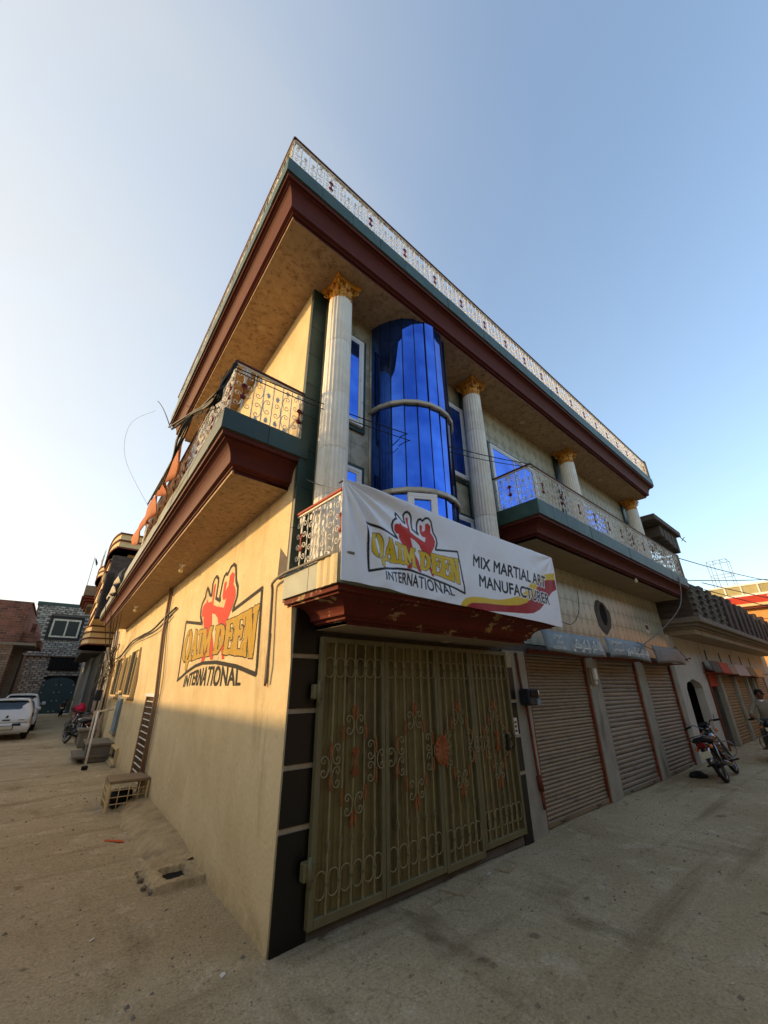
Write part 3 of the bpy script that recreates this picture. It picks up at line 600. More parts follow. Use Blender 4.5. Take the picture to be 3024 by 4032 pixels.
# ------------------------------------------------------------------ wrought iron
def cscroll_pts(a,b,cr,n=12,cn=8):
    """C-scroll in the x-z plane opening to +x, curled ends"""
    half=[(-a*math.cos(t),b*math.sin(t)) for t in [PI*.64*i/n for i in range(n+1)]]
    x,z=half[-1]; dx,dz=half[-1][0]-half[-2][0],half[-1][1]-half[-2][1]; h=math.atan2(dz,dx); r=cr
    for i in range(cn):
        st=.62; h-=st; L=r*st*1.05; x+=math.cos(h)*L; z+=math.sin(h)*L; half.append((x,z)); r*=.86
    low=[(p[0],-p[1]) for p in half[1:]][::-1]
    return low+half
def iron(pts,r=.005,n=4,y=0): q=MB(); q.tube([(p[0],y,p[1]) for p in pts],r,n); return q
RAIL_S=.106
def rail_meshes(h,tag):
    k=h/.6
    M={}
    q=MB(); q.tube([(0,0,h*i/14) for i in range(15)],0,4,sq=(.0052,.0052),twist=.8); M['bal']=q.mesh('baluster','rail_white')
    M['c']=iron(cscroll_pts(.046,.082*k,.026)).mesh('scroll','rail_white')
    pl=[(-.006,-.03),(-.022,-.012),(-.012,-.008),(-.026,.012),(-.012,.014),(-.016,.034),(0,.024),(.014,.04),(.012,.016),(.026,.012),(.012,-.004),(.018,-.018),(.004,-.016),(.006,-.034)]
    q=MB(); q.prism([(x,z*k) for x,z in pl],-.004,.004,'y'); M['leaf']=q.mesh('leaf','rail_leaf')
    me=[(-.008,-.02),(-.012,-.045),(-.034,-.055),(-.028,-.078),(-.012,-.095),(.012,-.095),(.028,-.078),(.034,-.055),(.012,-.045),(.008,-.02)]
    q=MB(); q.prism([(x,z*k) for x,z in me]+[(x,-z*k) for x,z in me[::-1]],-.006,.006,'y')
    for t in range(-2,3):
        for s in (-1,1): q.tube([(0,-.007,s*.05*k),(t*.010,-.009,s*.088*k)],.0025,3)
    M['med']=q.mesh('medallion','rail_red')
    return M
def rail_run(T,p0,p1,z,h,M,phase=0,skip_first=False,top='maroon_rail'):
    m,L=seg_frame(p0,p1,z); n=int(round(L/RAIL_S)); s=L/n
    def put(nm,me,x,zz,fx=1,fz=1,y=0):
        link(nm,me,T,mx=m@Matrix.Translation((x,y,zz))@Matrix.Diagonal((fx,1,fz,1)))
    for i in range(1 if skip_first else 0,n+1): put('baluster',M['bal'],i*s,0)
    for i in range(n+1):
        ph=(i+phase)%6; x=i*s
        if ph==0: put('medallion',M['med'],x,h*.50)
        if ph==0 and i<n: put('leaf',M['leaf'],x+.03,h*.90); 
        if ph==0 and i>0: put('leaf',M['leaf'],x-.03,h*.90,-1)
        if ph in (1,5):
            d=1 if ph==1 else -1                     # medallion lies on the -d side
            for zz in (.70,.32):
                a=x-d*s*.5; b_=x+d*s*.5
                if 0<a<L: put('scroll',M['c'],a,h*(zz+.02),d)
                if 0<b_<L: put('scroll',M['c'],b_,h*(zz-.06),-d)
            if 0<x+d*s*.5<L: put('leaf',M['leaf'],x+d*s*.5,h*.86,d); put('leaf',M['leaf'],x+d*s*.5,h*.08,d,-1)
        if ph==3:
            for d in (-1,1):
                a=x+d*s*.5
                if 0<a<L: put('scroll',M['c'],a,h*.40,-d); put('leaf',M['leaf'],a,h*.64,d); put('leaf',M['leaf'],a,h*.14,d,-1)
    q=MB(); q.box(-.02,L+.02,-.026,.026,h,h+.028,.006); q.build('handrail',top,T,mx=m)
    q=MB(); q.box(0,L,-.012,.012,h-.016,h); q.build('under_rail','rail_white',T,mx=m)
def ins(path,k):
    P=[Vector((p[0],p[1])) for p in path]; o=[]
    for i,p in enumerate(P):
        d0=(P[i]-P[i-1]).normalized() if i else (P[1]-P[0]).normalized(); d1=(P[i+1]-P[i]).normalized() if i<len(P)-1 else d0
        n0=Vector((-d0.y,d0.x)); n1=Vector((-d1.y,d1.x)); m=(n0+n1).normalized(); o.append(p+m*k/max(.3,m.dot(n0)))
    return o
T=thing('roof_railing','white scrolled iron railing with red medallions around the flat roof','railing')
MR=rail_meshes(.53,'r'); P=ins(ROOFP[1:4],.05)
rail_run(T,P[0],P[1],7.175,.53,MR,4); rail_run(T,P[1],P[2],7.175,.53,MR,1,True)
T=thing('balcony_railing','white scrolled iron railing on the side balcony over the yellow wall','railing',group='balcony railings')
ML6=rail_meshes(.63,'l'); P=ins(SIDEP[1:],.05); q0=Vector(xy(5.6,.9))
rail_run(T,q0,P[1],4.185,.63,ML6,2); rail_run(T,P[1],P[2]-Vector((.02,0)),4.185,.63,ML6,5,True)
T=thing('balcony_railing','white scrolled iron railing with orange rail behind the hanging banner','railing',group='balcony railings')
MF=rail_meshes(.59,'f'); P=ins(FRONTP,.045); P[0].y=-.02; P[3].y=-.02
rail_run(T,P[0],P[1],2.69,.59,MF,5,top='red_rail'); rail_run(T,P[1],P[2],2.69,.59,MF,2,True,'red_rail'); rail_run(T,P[2],P[3],2.69,.59,MF,2,True,'red_rail')
T=thing('balcony_railing','white scrolled iron railing on the street balcony above the shutters','railing',group='balcony railings')
P=ins(STREETP,.05); P[0].y=-.10; P[3].y=-.10
rail_run(T,P[0],P[1],4.30,.61,ML6,3); rail_run(T,P[1],P[2],4.30,.61,ML6,3,True); rail_run(T,P[2],P[3],4.30,.61,ML6,3,True)
# end posts of the railings at the far party wall
for (x,z0,h) in ((10.68,7.17,.62),(11.02,4.29,.68)):
    q=MB(); q.box(x-.05,x+.07,-.83,-.70,z0,z0+h,.015); o=q.build('rail_post','concrete'); fin(o,('short concrete post ending the roof railing' if z0>6 else 'short concrete post ending the street balcony railing'),'post')
# ------------------------------------------------------------------ gate
G=thing('metal_gate','olive green steel gate with orange ornaments and twisted bars','gate',(0,-.08,0))
GX=[(.27,1.04),(1.04,1.82),(1.82,2.44),(2.44,3.26)]; GB=[[.43,.55,.67,.79,.915],[1.19,1.315,1.445,1.565,1.69],[1.96,2.08,2.20,2.32],[2.55,2.66,2.775,2.885,2.99,3.10]]
def gbox(nm,a,b_,c,d,y0=-.025,y1=.03,m='gate_green',par=G,bv=.004):
    q=MB(); q.box(a,b_,y0,y1,c,d,bv); return q.build(nm,m,par)
zb=[.075,.075,.06,.11]
for k,((a,b_),bars) in enumerate(zip(GX,GB)):
    z0=zb[k]; z1=2.14
    lf=bpy.data.objects.new('leaf_panel',None); COL.objects.link(lf); lf.parent=G
    q=MB(); n=int((b_-a)/.105); st=(b_-a-.06)/n; poly=[]
    for i in range(n):
        x=a+.03+i*st; poly+=[(x,.012),(x+st*.42,.012),(x+st*.5,.026),(x+st*.92,.026)]
    poly+=[(b_-.03,.012)]; q.prism(poly+[(b_-.03,.032),(a+.03,.032)],z0+.03,z1-.03,'z'); q.build('sheet','gate_sheet',lf)
    for r in ((a+.002,a+.05,z0,z1),(b_-.045,b_-.002,z0,z1),(a+.05,b_-.045,z1-.05,z1),(a+.05,b_-.045,z0,z0+.06)):
        gbox('frame_bar',*r,par=lf)
    hb=z1-z0-.11
    q=MB(); q.tube([(0,0,hb*i/40) for i in range(41)],0,4,sq=(.0065,.0065),twist=.55); tw=q.mesh('bar','gate_iron')
    q=MB()
    for s in range(4):
        q.tube([(.016*math.sin(PI*t)*math.cos(s*PI/2+2.2*t),.016*math.sin(PI*t)*math.sin(s*PI/2+2.2*t),(t-.5)*.10) for t in [i/8 for i in range(9)]],.0035,3)
    bk=q.mesh('basket','gate_iron')
    for x in bars: link('bar',tw,lf,loc=(x,-.012,z0+.06)); link('basket',bk,lf,loc=(x,-.012,.55))
    sp=bars[1]-bars[0]; w=sp*.40; hh=.085 if k<3 else .085
    ov=[(w*math.cos(t)*(1),(hh-w)*(1 if math.sin(t)>0 else -1)*(1 if abs(math.sin(t))>1e-6 else 0)+w*math.sin(t)) for t in [2*PI*i/20 for i in range(20)]]
    q=MB(); q.tube([(p[0],0,p[1]) for p in ov]+[(ov[0][0],0,ov[0][1])],.0055,4,cap=False); om=q.mesh('oval','gate_iron')
    xs=[bars[0]-sp]+bars
    for i in range(len(xs)):
        xc=xs[i]+sp/2
        if a+.05<xc-.02 and xc+.02<b_-.03 or True:
            if xc-w<a+.03 or xc+w>b_-.02: 
                xc=max(a+.05+w,min(b_-.045-w,xc))
            link('oval',om,lf,loc=(xc,-.016,1.875)); link('oval',om,lf,loc=(xc,-.016,z0+.24))
    for x in bars:
        for zz in (1.875,z0+.24): gbox('collar',x-.016,x+.016,zz-.012,zz+.012,-.024,-.004,par=lf,bv=.003)
# scroll diamonds with orange leaves
def gleaf():
    pl=[(0,-.062),(.012,-.05),(.006,-.03),(.016,-.012),(.010,.004),(.014,.022),(.002,.040),(.008,.056),(-.002,.066),(-.010,.052),(-.004,.040),(-.014,.020),(-.008,.0),(-.004,-.02),(-.008,-.045)]
    q=MB(); q.prism(pl,-.006,.006,'y'); return q.mesh('leaf','gate_orange')
GL=gleaf(); GC=iron(cscroll_pts(.05,.075,.028),.0068).mesh('scroll','gate_iron')
def diamond(xc,s,zc):
    def put(nm,me,x,z,fx=1,fz=1): link(nm,me,G,mx=Matrix.Translation((x,-.024,z))@Matrix.Diagonal((fx,1,fz,1)))
    for dz in (1,-1):
        for d in (1,-1):
            put('scroll',GC,xc+d*s*.52,zc+dz*.30,d,1)                    # pair around the centre bar, bulging to it
            put('scroll',GC,xc+d*(s*1.55),zc+dz*.085,-d,1)
            put('leaf',GL,xc+d*.020,zc+dz*.40,-d,dz)
            put('leaf',GL,xc+d*(s*1.06),zc+dz*.235,d,dz)
            put('leaf',GL,xc+d*(s*2.08),zc+dz*.115,d,dz)
    for d in (1,-1): put('scroll',GC,xc+d*s*2.62,zc,d,1)
diamond(.67,.121,1.09); diamond(1.44,.125,1.09); diamond(2.14,.115,1.09); diamond(2.83,.112,1.09)
def shell(x,zc):
    q=MB()
    for s in (1,-1):
        fan=[(0,-.014,zc+s*.012)]; 
        for i in range(9):
            a=(i-4)/4*.95; r=.085 if i%2==0 else .078; fan.append((x*0+r*.62*math.sin(a),-.012+(-.010 if i%2==0 else .004),zc+s*(.03+r*math.cos(a))))
        b0=[(p[0],.004,p[2]) for p in fan]
        q.add(fan+b0,[(0,i,i+1) for i in range(1,9)]+[(i,i+1,i+11,i+10) for i in range(1,9)]+[(10,i+11,i+10) for i in range(1,9)])
    q.box(-.012,.012,-.018,.004,zc-.035,zc+.035,.004)
    q.build('shell','gate_orange',G,loc=(x,-.022,0))
shell(.675,1.10); shell(2.84,1.10)
for s in (-1,1):
    q=MB(); n=14; ring=[(0,-.012,1.09)]
    for i in range(n+1):
        a=-PI/2+PI*i/n; r=1+(.06 if i%2 else 0); ring.append((s*.10*r*math.cos(a),-.010-(.008 if i%2 else 0),1.09+.135*r*math.sin(a)))
    q.add(ring+[(p[0],.004,p[2]) for p in ring],[(0,i,i+1) for i in range(1,n+1)]+[(i,i+1,i+n+3,i+n+2) for i in range(1,n+1)]+[(0,1,n+3,n+2),(0,n+1,2*n+3,n+2)])
    for i in range(1,n,2):
        a=-PI/2+PI*i/n; q.tube([(s*.06*math.cos(a),-.014,1.09+.085*math.sin(a)),(s*.095*math.cos(a),-.018,1.09+.128*math.sin(a))],.006,4)
    q.build('round_boss','gate_orange',G,loc=(1.825+s*.002,-.03,0))
for z in (1.66,.42): 
    q=MB(); q.box(.20,.30,-.05,.02,z-.05,z+.07,.01); q.tube([(.245,-.055,z-.09),(.245,-.055,z+.10)],.016,8); q.build('hinge','gate_green',G)
q=MB(); q.box(3.02,3.07,-.06,-.02,.98,1.16,.01); q.tube([(3.12,-.05,1.0),(3.14,-.075,1.03),(3.14,-.075,1.14),(3.12,-.05,1.17)],.007,6); q.build('latch','metal_dark',G)
q=MB(); q.box(.30,3.25,.03,.05,.0,.075); q.build('threshold','concrete_dark',G)
# ------------------------------------------------------------------ shutters
def slat_mesh(L,h,m,wob=0.):
    q=MB(); n=6; pr=[(-.016*math.sin(PI*i/n)**.8,h*i/n) for i in range(n+1)]+[(.004,h),(.004,0)]; a,b_=random.uniform(0,6),random.uniform(0,6); rings=[]
    for k in range(9):
        t=k/8; dy=wob*(math.sin(t*5+a)+.6*math.sin(t*11+b_)); dz=wob*.45*(math.sin(t*4+b_)+.5*math.sin(t*9+a)); rings.append([(L*t,y+dy,z+dz) for y,z in pr])
    q.loft(rings,smooth=False); return q.mesh('slat',m)
def shutter(x0,x1,z0,z1,pitch,m,label,y=.05,group='rolling shutters of the corner building',guide='rust',wob=.0022):
    S=thing('rolling_shutter',label,'shutter',(0,y,0),group=group); sm=[slat_mesh(x1-x0-.08,pitch*.97,m,wob) for _ in range(6)]; n=int((z1-z0-.06)/pitch)
    for i in range(n): link('slat',random.choice(sm),S,loc=(x0+.04,random.uniform(-.003,.003),z0+.07+i*pitch),rot=(0,random.uniform(-.0018,.0018),0))
    q=MB(); q.box(x0+.03,x1-.03,-.03,.02,z0,z0+.07,.008); q.build('bottom_bar',m,S)
    for a,b_ in ((x0,x0+.05),(x1-.05,x1)): q=MB(); q.box(a,b_,-.05,.03,z0,z1,.006); q.build('guide',guide,S)
    q=MB(); q.box(x0+.03,x1-.03,.03,.05,z0,z1); q.build('backing','dark_void',S)
    for fx in (.22,.78):
        x=x0+(x1-x0)*fx; q=MB(); q.tube([(x-.05,-.03,z0+.035),(x-.05,-.055,z0+.035),(x+.05,-.055,z0+.035),(x+.05,-.03,z0+.035)],.006,5); q.build('handle','metal_dark',S)
    return S
shutter(3.88,5.91,.0,2.18,.048,'shutter','brown ribbed rolling shutter next to the green gate',group=None)
shutter(6.37,8.32,.0,2.18,.072,'shutter_grey','grey brown rolling shutter between two concrete pillars',group=None,wob=.005)
shutter(8.79,10.72,.0,2.18,.072,'shutter_grey','grey rolling shutter beside the parked motorbike',group=None,wob=.004)
# ------------------------------------------------------------------ printed matter (rasterised once, used on banner and wall)
BOX= [(0.133,3.024),(0.522,2.953),(0.462,3.014),(0.446,3.069),(0.455,3.107),(0.482,3.132),(0.506,3.145),(0.501,3.169),(0.515,3.21),(0.546,3.189),(0.591,3.143),(0.627,3.13),(0.62,3.18),(0.614,3.215),(0.632,3.246),(0.656,3.258),(0.684,3.25),(0.712,3.228),(0.72,3.2),(0.722,3.093),(0.805,3.059),(0.789,3.092),(0.8,3.184),(0.814,3.218),(0.84,3.232),(0.869,3.221),(0.908,3.258),(0.949,3.266),(0.989,3.242),(1.011,3.185),(1.028,3.136),(1.067,3.091),(1.077,3.033),(1.039,2.954),(1.396,3.01),(1.447,2.572),(1.196,2.625),(0.896,2.667),(0.664,2.678),(0.515,2.667),(0.365,2.637),(0.182,2.586)]
RED= [(0.476,3.07),(0.494,3.089),(0.544,3.097),(0.542,3.123),(0.58,3.09),(0.655,3.084),(0.644,3.194),(0.66,3.208),(0.677,3.199),(0.685,3.055),(0.755,3.032),(0.89,2.998),(0.909,3.054),(0.859,3.053),(0.834,3.081),(0.836,3.167),(0.862,3.179),(0.875,3.158),(0.867,3.107),(0.914,3.134),(0.912,3.198),(0.946,3.215),(0.986,3.194),(0.991,3.126),(1.03,3.09),(1.052,3.042),(1.031,2.985),(0.985,2.924),(0.975,2.9),(0.959,2.846),(0.972,2.764),(1.015,2.677),(0.98,2.678),(0.954,2.725),(0.907,2.815),(0.871,2.872),(0.835,2.907),(0.808,2.947),(0.752,2.981),(0.687,2.998),(0.721,2.917),(0.746,2.86),(0.799,2.787),(0.835,2.687),(0.793,2.687),(0.74,2.742),(0.701,2.789),(0.687,2.692),(0.628,2.688),(0.625,2.72),(0.642,2.797),(0.627,2.876),(0.574,2.92),(0.54,2.967),(0.541,3.002),(0.51,2.998),(0.48,3.022)]
CELL= {'Q': [(0.189,2.938),(0.352,2.943),(0.357,2.709),(0.192,2.708)],'A': [(0.359,2.931),(0.491,2.918),(0.512,2.712),(0.352,2.712)],'I': [(0.484,2.908),(0.581,2.91),(0.587,2.717),(0.503,2.72)],'M': [(0.574,2.905),(0.747,2.905),(0.757,2.716),(0.585,2.718)],'D': [(0.805,2.895),(0.975,2.899),(0.965,2.717),(0.818,2.718)],'E1': [(0.968,2.904),(1.106,2.908),(1.117,2.696),(0.983,2.705)],'E2': [(1.098,2.908),(1.24,2.914),(1.253,2.676),(1.113,2.692)],'N': [(1.236,2.912),(1.386,2.929),(1.392,2.649),(1.248,2.675)]}
INT_T= [(0.352,2.61),(0.548,2.638),(0.753,2.65),(0.992,2.638),(1.264,2.608)]
INT_B= [(0.356,2.537),(0.562,2.544),(0.747,2.537),(1.013,2.53),(1.292,2.526)]
MMA= [(1.674,3.037),(3.208,3.036),(3.175,2.886),(1.651,2.904)]
MAN= [(1.742,2.824),(3.208,2.801),(3.209,2.667),(1.719,2.689)]
YEL= [(1.374,2.442),(1.396,2.484),(1.455,2.526),(1.559,2.555),(1.735,2.573),(1.918,2.578),(2.072,2.589),(2.268,2.627),(2.449,2.678),(2.582,2.737),(2.717,2.84),(2.837,2.927),(3.01,3.008),(3.221,3.075),(3.456,3.125),(3.449,3.029),(3.268,3.004),(3.19,2.983),(3.016,2.92),(2.884,2.813),(2.794,2.724),(2.61,2.619),(2.451,2.572),(2.249,2.546),(2.034,2.53),(1.784,2.515),(1.549,2.491),(1.49,2.465),(1.448,2.437)]
REDS= [(3.449,3.029),(3.268,3.004),(3.19,2.983),(3.016,2.92),(2.884,2.813),(2.794,2.724),(2.61,2.619),(2.451,2.572),(2.249,2.546),(2.034,2.53),(1.784,2.515),(1.549,2.491),(1.49,2.465),(1.448,2.437),(1.768,2.429),(2.018,2.451),(2.285,2.468),(2.573,2.486),(2.73,2.508),(2.906,2.571),(3.089,2.677),(3.206,2.77),(3.34,2.851),(3.458,2.9)]

BX0,BX1,BZ0,BZ1=-.11,3.47,2.40,3.355
RES=.0025; RW=int((BX1-BX0)/RES); RH=int((BZ1-BZ0)/RES)
GXx,GZz=np.meshgrid(BX0+(np.arange(RW)+.5)*RES,BZ0+(np.arange(RH)+.5)*RES)
def fill(poly,mask=None):
    P=np.array(poly,float); mask=np.zeros((RH,RW),bool) if mask is None else mask
    i0=max(0,int((P[:,0].min()-BX0)/RES)-1); i1=min(RW,int((P[:,0].max()-BX0)/RES)+2); j0=max(0,int((P[:,1].min()-BZ0)/RES)-1); j1=min(RH,int((P[:,1].max()-BZ0)/RES)+2)
    if i1<=i0 or j1<=j0: return mask
    X=GXx[j0:j1,i0:i1]; Z=GZz[j0:j1,i0:i1]; ins_=np.zeros(X.shape,bool)
    for k in range(len(P)):
        (xa,za),(xb,zb_)=P[k],P[(k+1)%len(P)]
        if za==zb_: continue
        c=((Z<za)!=(Z<zb_))&(X<(xb-xa)*(Z-za)/(zb_-za)+xa); ins_^=c
    mask[j0:j1,i0:i1]|=ins_; return mask
def dil(m,r):
    out=m.copy(); k=int(math.ceil(r))
    for dx in range(-k,k+1):
        for dz in range(-k,k+1):
            if dx*dx+dz*dz<=r*r: out|=np.roll(np.roll(m,dx,1),dz,0)
    return out
def stroke(pts,w,closed=True):
    m=np.zeros((RH,RW),bool); n=len(pts)
    for k in range(n if closed else n-1):
        a=np.array(pts[k]); b=np.array(pts[(k+1)%n]); d=b-a; L=np.hypot(*d)+1e-9; nn=np.array((-d[1],d[0]))/L*w/2; e=d/L*w*.25
        fill([a-e+nn,b+e+nn,b+e-nn,a-e-nn],m)
    return m
def text_tris(txt,font_off=0.,spacing=1.):
    c=bpy.data.curves.new('txt','FONT'); c.body=txt; c.size=1; c.offset=font_off; c.resolution_u=4; c.space_character=spacing
    o=bpy.data.objects.new('txt',c); COL.objects.link(o); dg=bpy.context.evaluated_depsgraph_get(); me=o.evaluated_get(dg).to_mesh(); me.calc_loop_triangles()
    V=np.array([v.co[:2] for v in me.vertices],float).reshape(-1,2); Tt=[tuple(t.vertices) for t in me.loop_triangles]
    o.evaluated_get(dg).to_mesh_clear(); bpy.data.objects.remove(o); bpy.data.curves.remove(c)
    if len(V): V=(V-V.min(0))/(V.max(0)-V.min(0))
    return V,Tt
def quad_map(q):
    tl,tr,br,bl=[np.array(p) for p in q]
    return lambda u,v:(bl*(1-u)+br*u)*(1-v)+(tl*(1-u)+tr*u)*v
def text_mask(txt,fn,off=0.,spacing=1.):
    V,Tt=text_tris(txt,off,spacing); m=np.zeros((RH,RW),bool)
    W=[fn(u,v) for u,v in V]
    for t in Tt: fill([W[i] for i in t],m)
    return m
def curve_at(P,t):
    P=np.array(P); x=t*(len(P)-1); i=min(int(x),len(P)-2); f=x-i; return P[i]*(1-f)+P[i+1]*f
R1_=lambda a,b,c,d:[(a,c),(b,c),(b,d),(a,d)]
def ring(c,ro,ri,a0,a1,n=14):
    o=[(c[0]+ro[0]*math.cos(a0+(a1-a0)*i/n),c[1]+ro[1]*math.sin(a0+(a1-a0)*i/n)) for i in range(n+1)]
    return o+[(c[0]+ri[0]*math.cos(a1-(a1-a0)*i/n),c[1]+ri[1]*math.sin(a1-(a1-a0)*i/n)) for i in range(n+1)]
E_=[R1_(.05,.48,0,1),R1_(-.02,.6,.88,1),R1_(-.02,.6,0,.13),R1_(.4,.95,.86,1),[(.72,1),(.95,1),(.98,.66),(.80,.72)],R1_(.4,.78,.46,.60),[(.66,.36),(.84,.40),(.84,.66),(.66,.70)],R1_(.4,.98,0,.14),[(.76,.0),(1.0,.0),(1.0,.36),(.82,.28)]]
GLY={'Q':[ring((.48,.52),(.50,.50),(.15,.36),PI*.50,PI*1.47),ring((.52,.52),(.50,.50),(.17,.36),-PI*.49,PI*.47),[(.62,.10),(1.05,.05),(.92,-.28),(.74,-.20)]],
'A':[[(.30,1),(.62,1),(1.02,.12),(.58,.12)],[(.38,.86),(.50,.72),(.30,.10),(.10,.10)],R1_(-.02,.42,0,.14),R1_(.52,1.1,0,.15),[(.30,.34),(.66,.32),(.62,.46),(.34,.48)]],
'I':[R1_(.28,.76,0,1),R1_(.0,1.0,.86,1),R1_(.02,1.02,0,.14)],
'M':[R1_(.05,.30,.05,1),R1_(.72,.98,.05,1),[(.05,1),(.36,1),(.60,.35),(.48,.10)],[(.98,1),(.72,1),(.44,.35),(.50,.10)],R1_(-.04,.40,0,.13),R1_(.62,1.04,0,.13),R1_(-.02,.3,.88,1),R1_(.72,1.04,.88,1)],
'D':[R1_(.08,.44,0,1),R1_(-.02,.5,.88,1),R1_(-.02,.5,0,.13),ring((.40,.50),(.60,.50),(.26,.36),-PI*.5,PI*.5)],
'E1':E_,'E2':E_,
'N':[R1_(.06,.34,0,1),[(.06,1),(.46,1),(.94,.02),(.62,.0)],R1_(.68,.96,.1,1),R1_(-.04,.42,0,.12),R1_(.56,1.04,.88,1),R1_(-.04,.4,.88,1)]}
def logo_masks():
    blk=stroke(BOX,.022); red=fill(RED)
    let=np.zeros((RH,RW),bool)
    for k,cell in CELL.items():
        fn=quad_map(cell)
        for pl in GLY[k]:
            P=[fn(u+.012*math.sin(17*v+9*u),v+.012*math.sin(15*u+3)) for u,v in pl]
            D=[]
            for a,b in zip(P,P[1:]+P[:1]):                     # ragged edges
                n=max(1,int(np.hypot(*(b-a))/.016))
                for i in range(n): D.append(a+(b-a)*i/n+(np.array([random.uniform(-.0022,.0022),random.uniform(-.0022,.0022)])))
            fill(D,let)
    edge=dil(let,2.9); inter=None
    inter=text_mask('INTERNATIONAL',lambda u,v:curve_at(INT_B,u)*(1-v)+curve_at(INT_T,u)*v,0,1.04)
    return blk,red,let,edge,dil(inter,1.5)
LBLK,LRED,LLET,LEDGE,LINT=logo_masks()
IDX=np.zeros((RH,RW),np.uint8)
IDX[fill(YEL)]=3; IDX[fill(REDS)]=4
mm_=dil(text_mask('MIX MARTIAL ART',quad_map(MMA)),2.4)|dil(text_mask('MANUFACTURER',quad_map(MAN)),2.4)
IDX[dil(mm_,4.5)&(IDX>0)]=5; IDX[mm_]=1
IDX[LRED]=2; IDX[LBLK]=1; IDX[LEDGE]=1; IDX[LLET]=3; IDX[LINT]=1
PAL=np.array([lin((230,234,240)),lin((20,19,20)),lin((196,54,46)),lin((216,184,48)),lin((156,30,36)),lin((230,234,240))])
# banner -------------------------------------------------------------
def banner_mat():
    m=bpy.data.materials.new('banner_print'); m.use_nodes=True; N,L,b=nodes_of(m); MATS['banner_print']=m
    a=N.new('ShaderNodeAttribute'); a.attribute_name='print'; L(a.outputs['Color'],b.inputs['Base Color']); b.inputs['Roughness'].default_value=.55; b.inputs['Specular IOR Level'].default_value=.3
    tc=N.new('ShaderNodeTexCoord'); n=N.new('ShaderNodeTexNoise'); n.inputs['Scale'].default_value=7; n.inputs['Detail'].default_value=5; L(tc.outputs['Object'],n.inputs[0])
    bp=N.new('ShaderNodeBump'); bp.inputs['Strength'].default_value=.35; bp.inputs['Distance'].default_value=.03; L(n.outputs[0],bp.inputs['Height']); L(bp.outputs[0],b.inputs['Normal'])
banner_mat()
def fold(X,Z):
    """cloth relief: tension folds fanning from the upper left corner, soft waves elsewhere"""
    u=X-BX0; v=BZ1-Z; r=np.hypot(u,v)+1e-6; th=np.arctan2(v,u); k=np.clip(r/.25,0,1)*np.exp(-np.clip(r-.35,0,None)/.75)
    y=-.022*k*(np.sin(th*19+.8)*.9+.6*np.sin(th*11+2.))
    y+=-.010*np.sin(2.2*u+1.6*v+.5)-.008*np.sin(5.1*u-2.*v+1.2)*np.clip(v/.3,0,1)
    u2=BX1-X; r2=np.hypot(u2,v)+1e-6; t2=np.arctan2(v,u2); y+=-.010*np.clip(r2/.2,0,1)*np.exp(-r2/.5)*np.sin(t2*13)
    for cx,cz,w,a,an in ((1.6,2.95,.05,.012,1.2),(2.1,3.2,.06,.010,1.3),(2.8,3.1,.05,.008,1.1),(.5,2.6,.07,.012,.6),(1.2,2.55,.05,.008,.4),(2.4,2.75,.06,.007,1.25)):
        q=(X-cx)*math.sin(an)-(Z-cz)*math.cos(an); l=(X-cx)*math.cos(an)+(Z-cz)*math.sin(an); y+=-a*np.exp(-(q/w)**2-(l/.35)**2)
    return y
def make_banner():
    nx,nz=RW//2*1,RH//2*1; nx,nz=int(RW/1.5),int(RH/1.5)
    xs=np.linspace(0,1,nx+1); zs=np.linspace(0,1,nz+1); U,V=np.meshgrid(xs,zs)
    X=BX0+(BX1-BX0)*U+.02*(1-V)*(1-U); Z=(2.47*(1-U)+2.405*U)*(1-V)+(3.353*(1-U)+3.35*U)*V
    Y=fold(X,Z)-.885
    # colour by box average of the raster
    S=PAL[IDX]; pad=np.pad(S,((1,1),(1,1),(0,0)),'edge'); avg=sum(pad[1+a:RH+1+a,1+b:RW+1+b] for a in (-1,0,1) for b in (-1,0,1))/9
    ii=np.clip(((X-BX0)/RES).astype(int),0,RW-1); jj=np.clip(((Z-BZ0)/RES).astype(int),0,RH-1); Cc=avg[jj,ii]
    n=nx+1; idx=np.arange((nz+1)*n).reshape(nz+1,n); F=np.stack([idx[:-1,:-1],idx[:-1,1:],idx[1:,1:],idx[1:,:-1]],-1).reshape(-1,4)
    me=bpy.data.meshes.new('banner'); co=np.stack([X,Y,Z],-1).reshape(-1,3)
    me.vertices.add(len(co)); me.vertices.foreach_set('co',co.ravel()); me.loops.add(F.size); me.loops.foreach_set('vertex_index',F.ravel().astype(np.int32))
    me.polygons.add(len(F)); me.polygons.foreach_set('loop_start',np.arange(len(F),dtype=np.int32)*4); me.polygons.foreach_set('loop_total',np.full(len(F),4,np.int32))
    me.polygons.foreach_set('use_smooth',np.ones(len(F),bool)); me.update(calc_edges=True)
    at=me.color_attributes.new('print','FLOAT_COLOR','POINT'); at.data.foreach_set('color',np.concatenate([Cc.reshape(-1,3),np.ones((len(co),1))],1).astype(np.float32).ravel())
    me.materials.append(MATS['banner_print'])
    bn=thing('banner','white cloth banner reading Qaim Deen International, mix martial art manufacturer','banner')
    o=link('cloth',me,bn)
    mod=o.modifiers.new('thick','SOLIDIFY'); mod.thickness=.003; mod.offset=-1
    for x,z in ((-.1,3.34),(3.46,3.345)):
        q=MB(); q.tube([(x,-.885,z),(x+(.12 if x>1 else -.01),-.83,z+(-.005))],.008,6); q.build('tie','cable',bn)
make_banner()
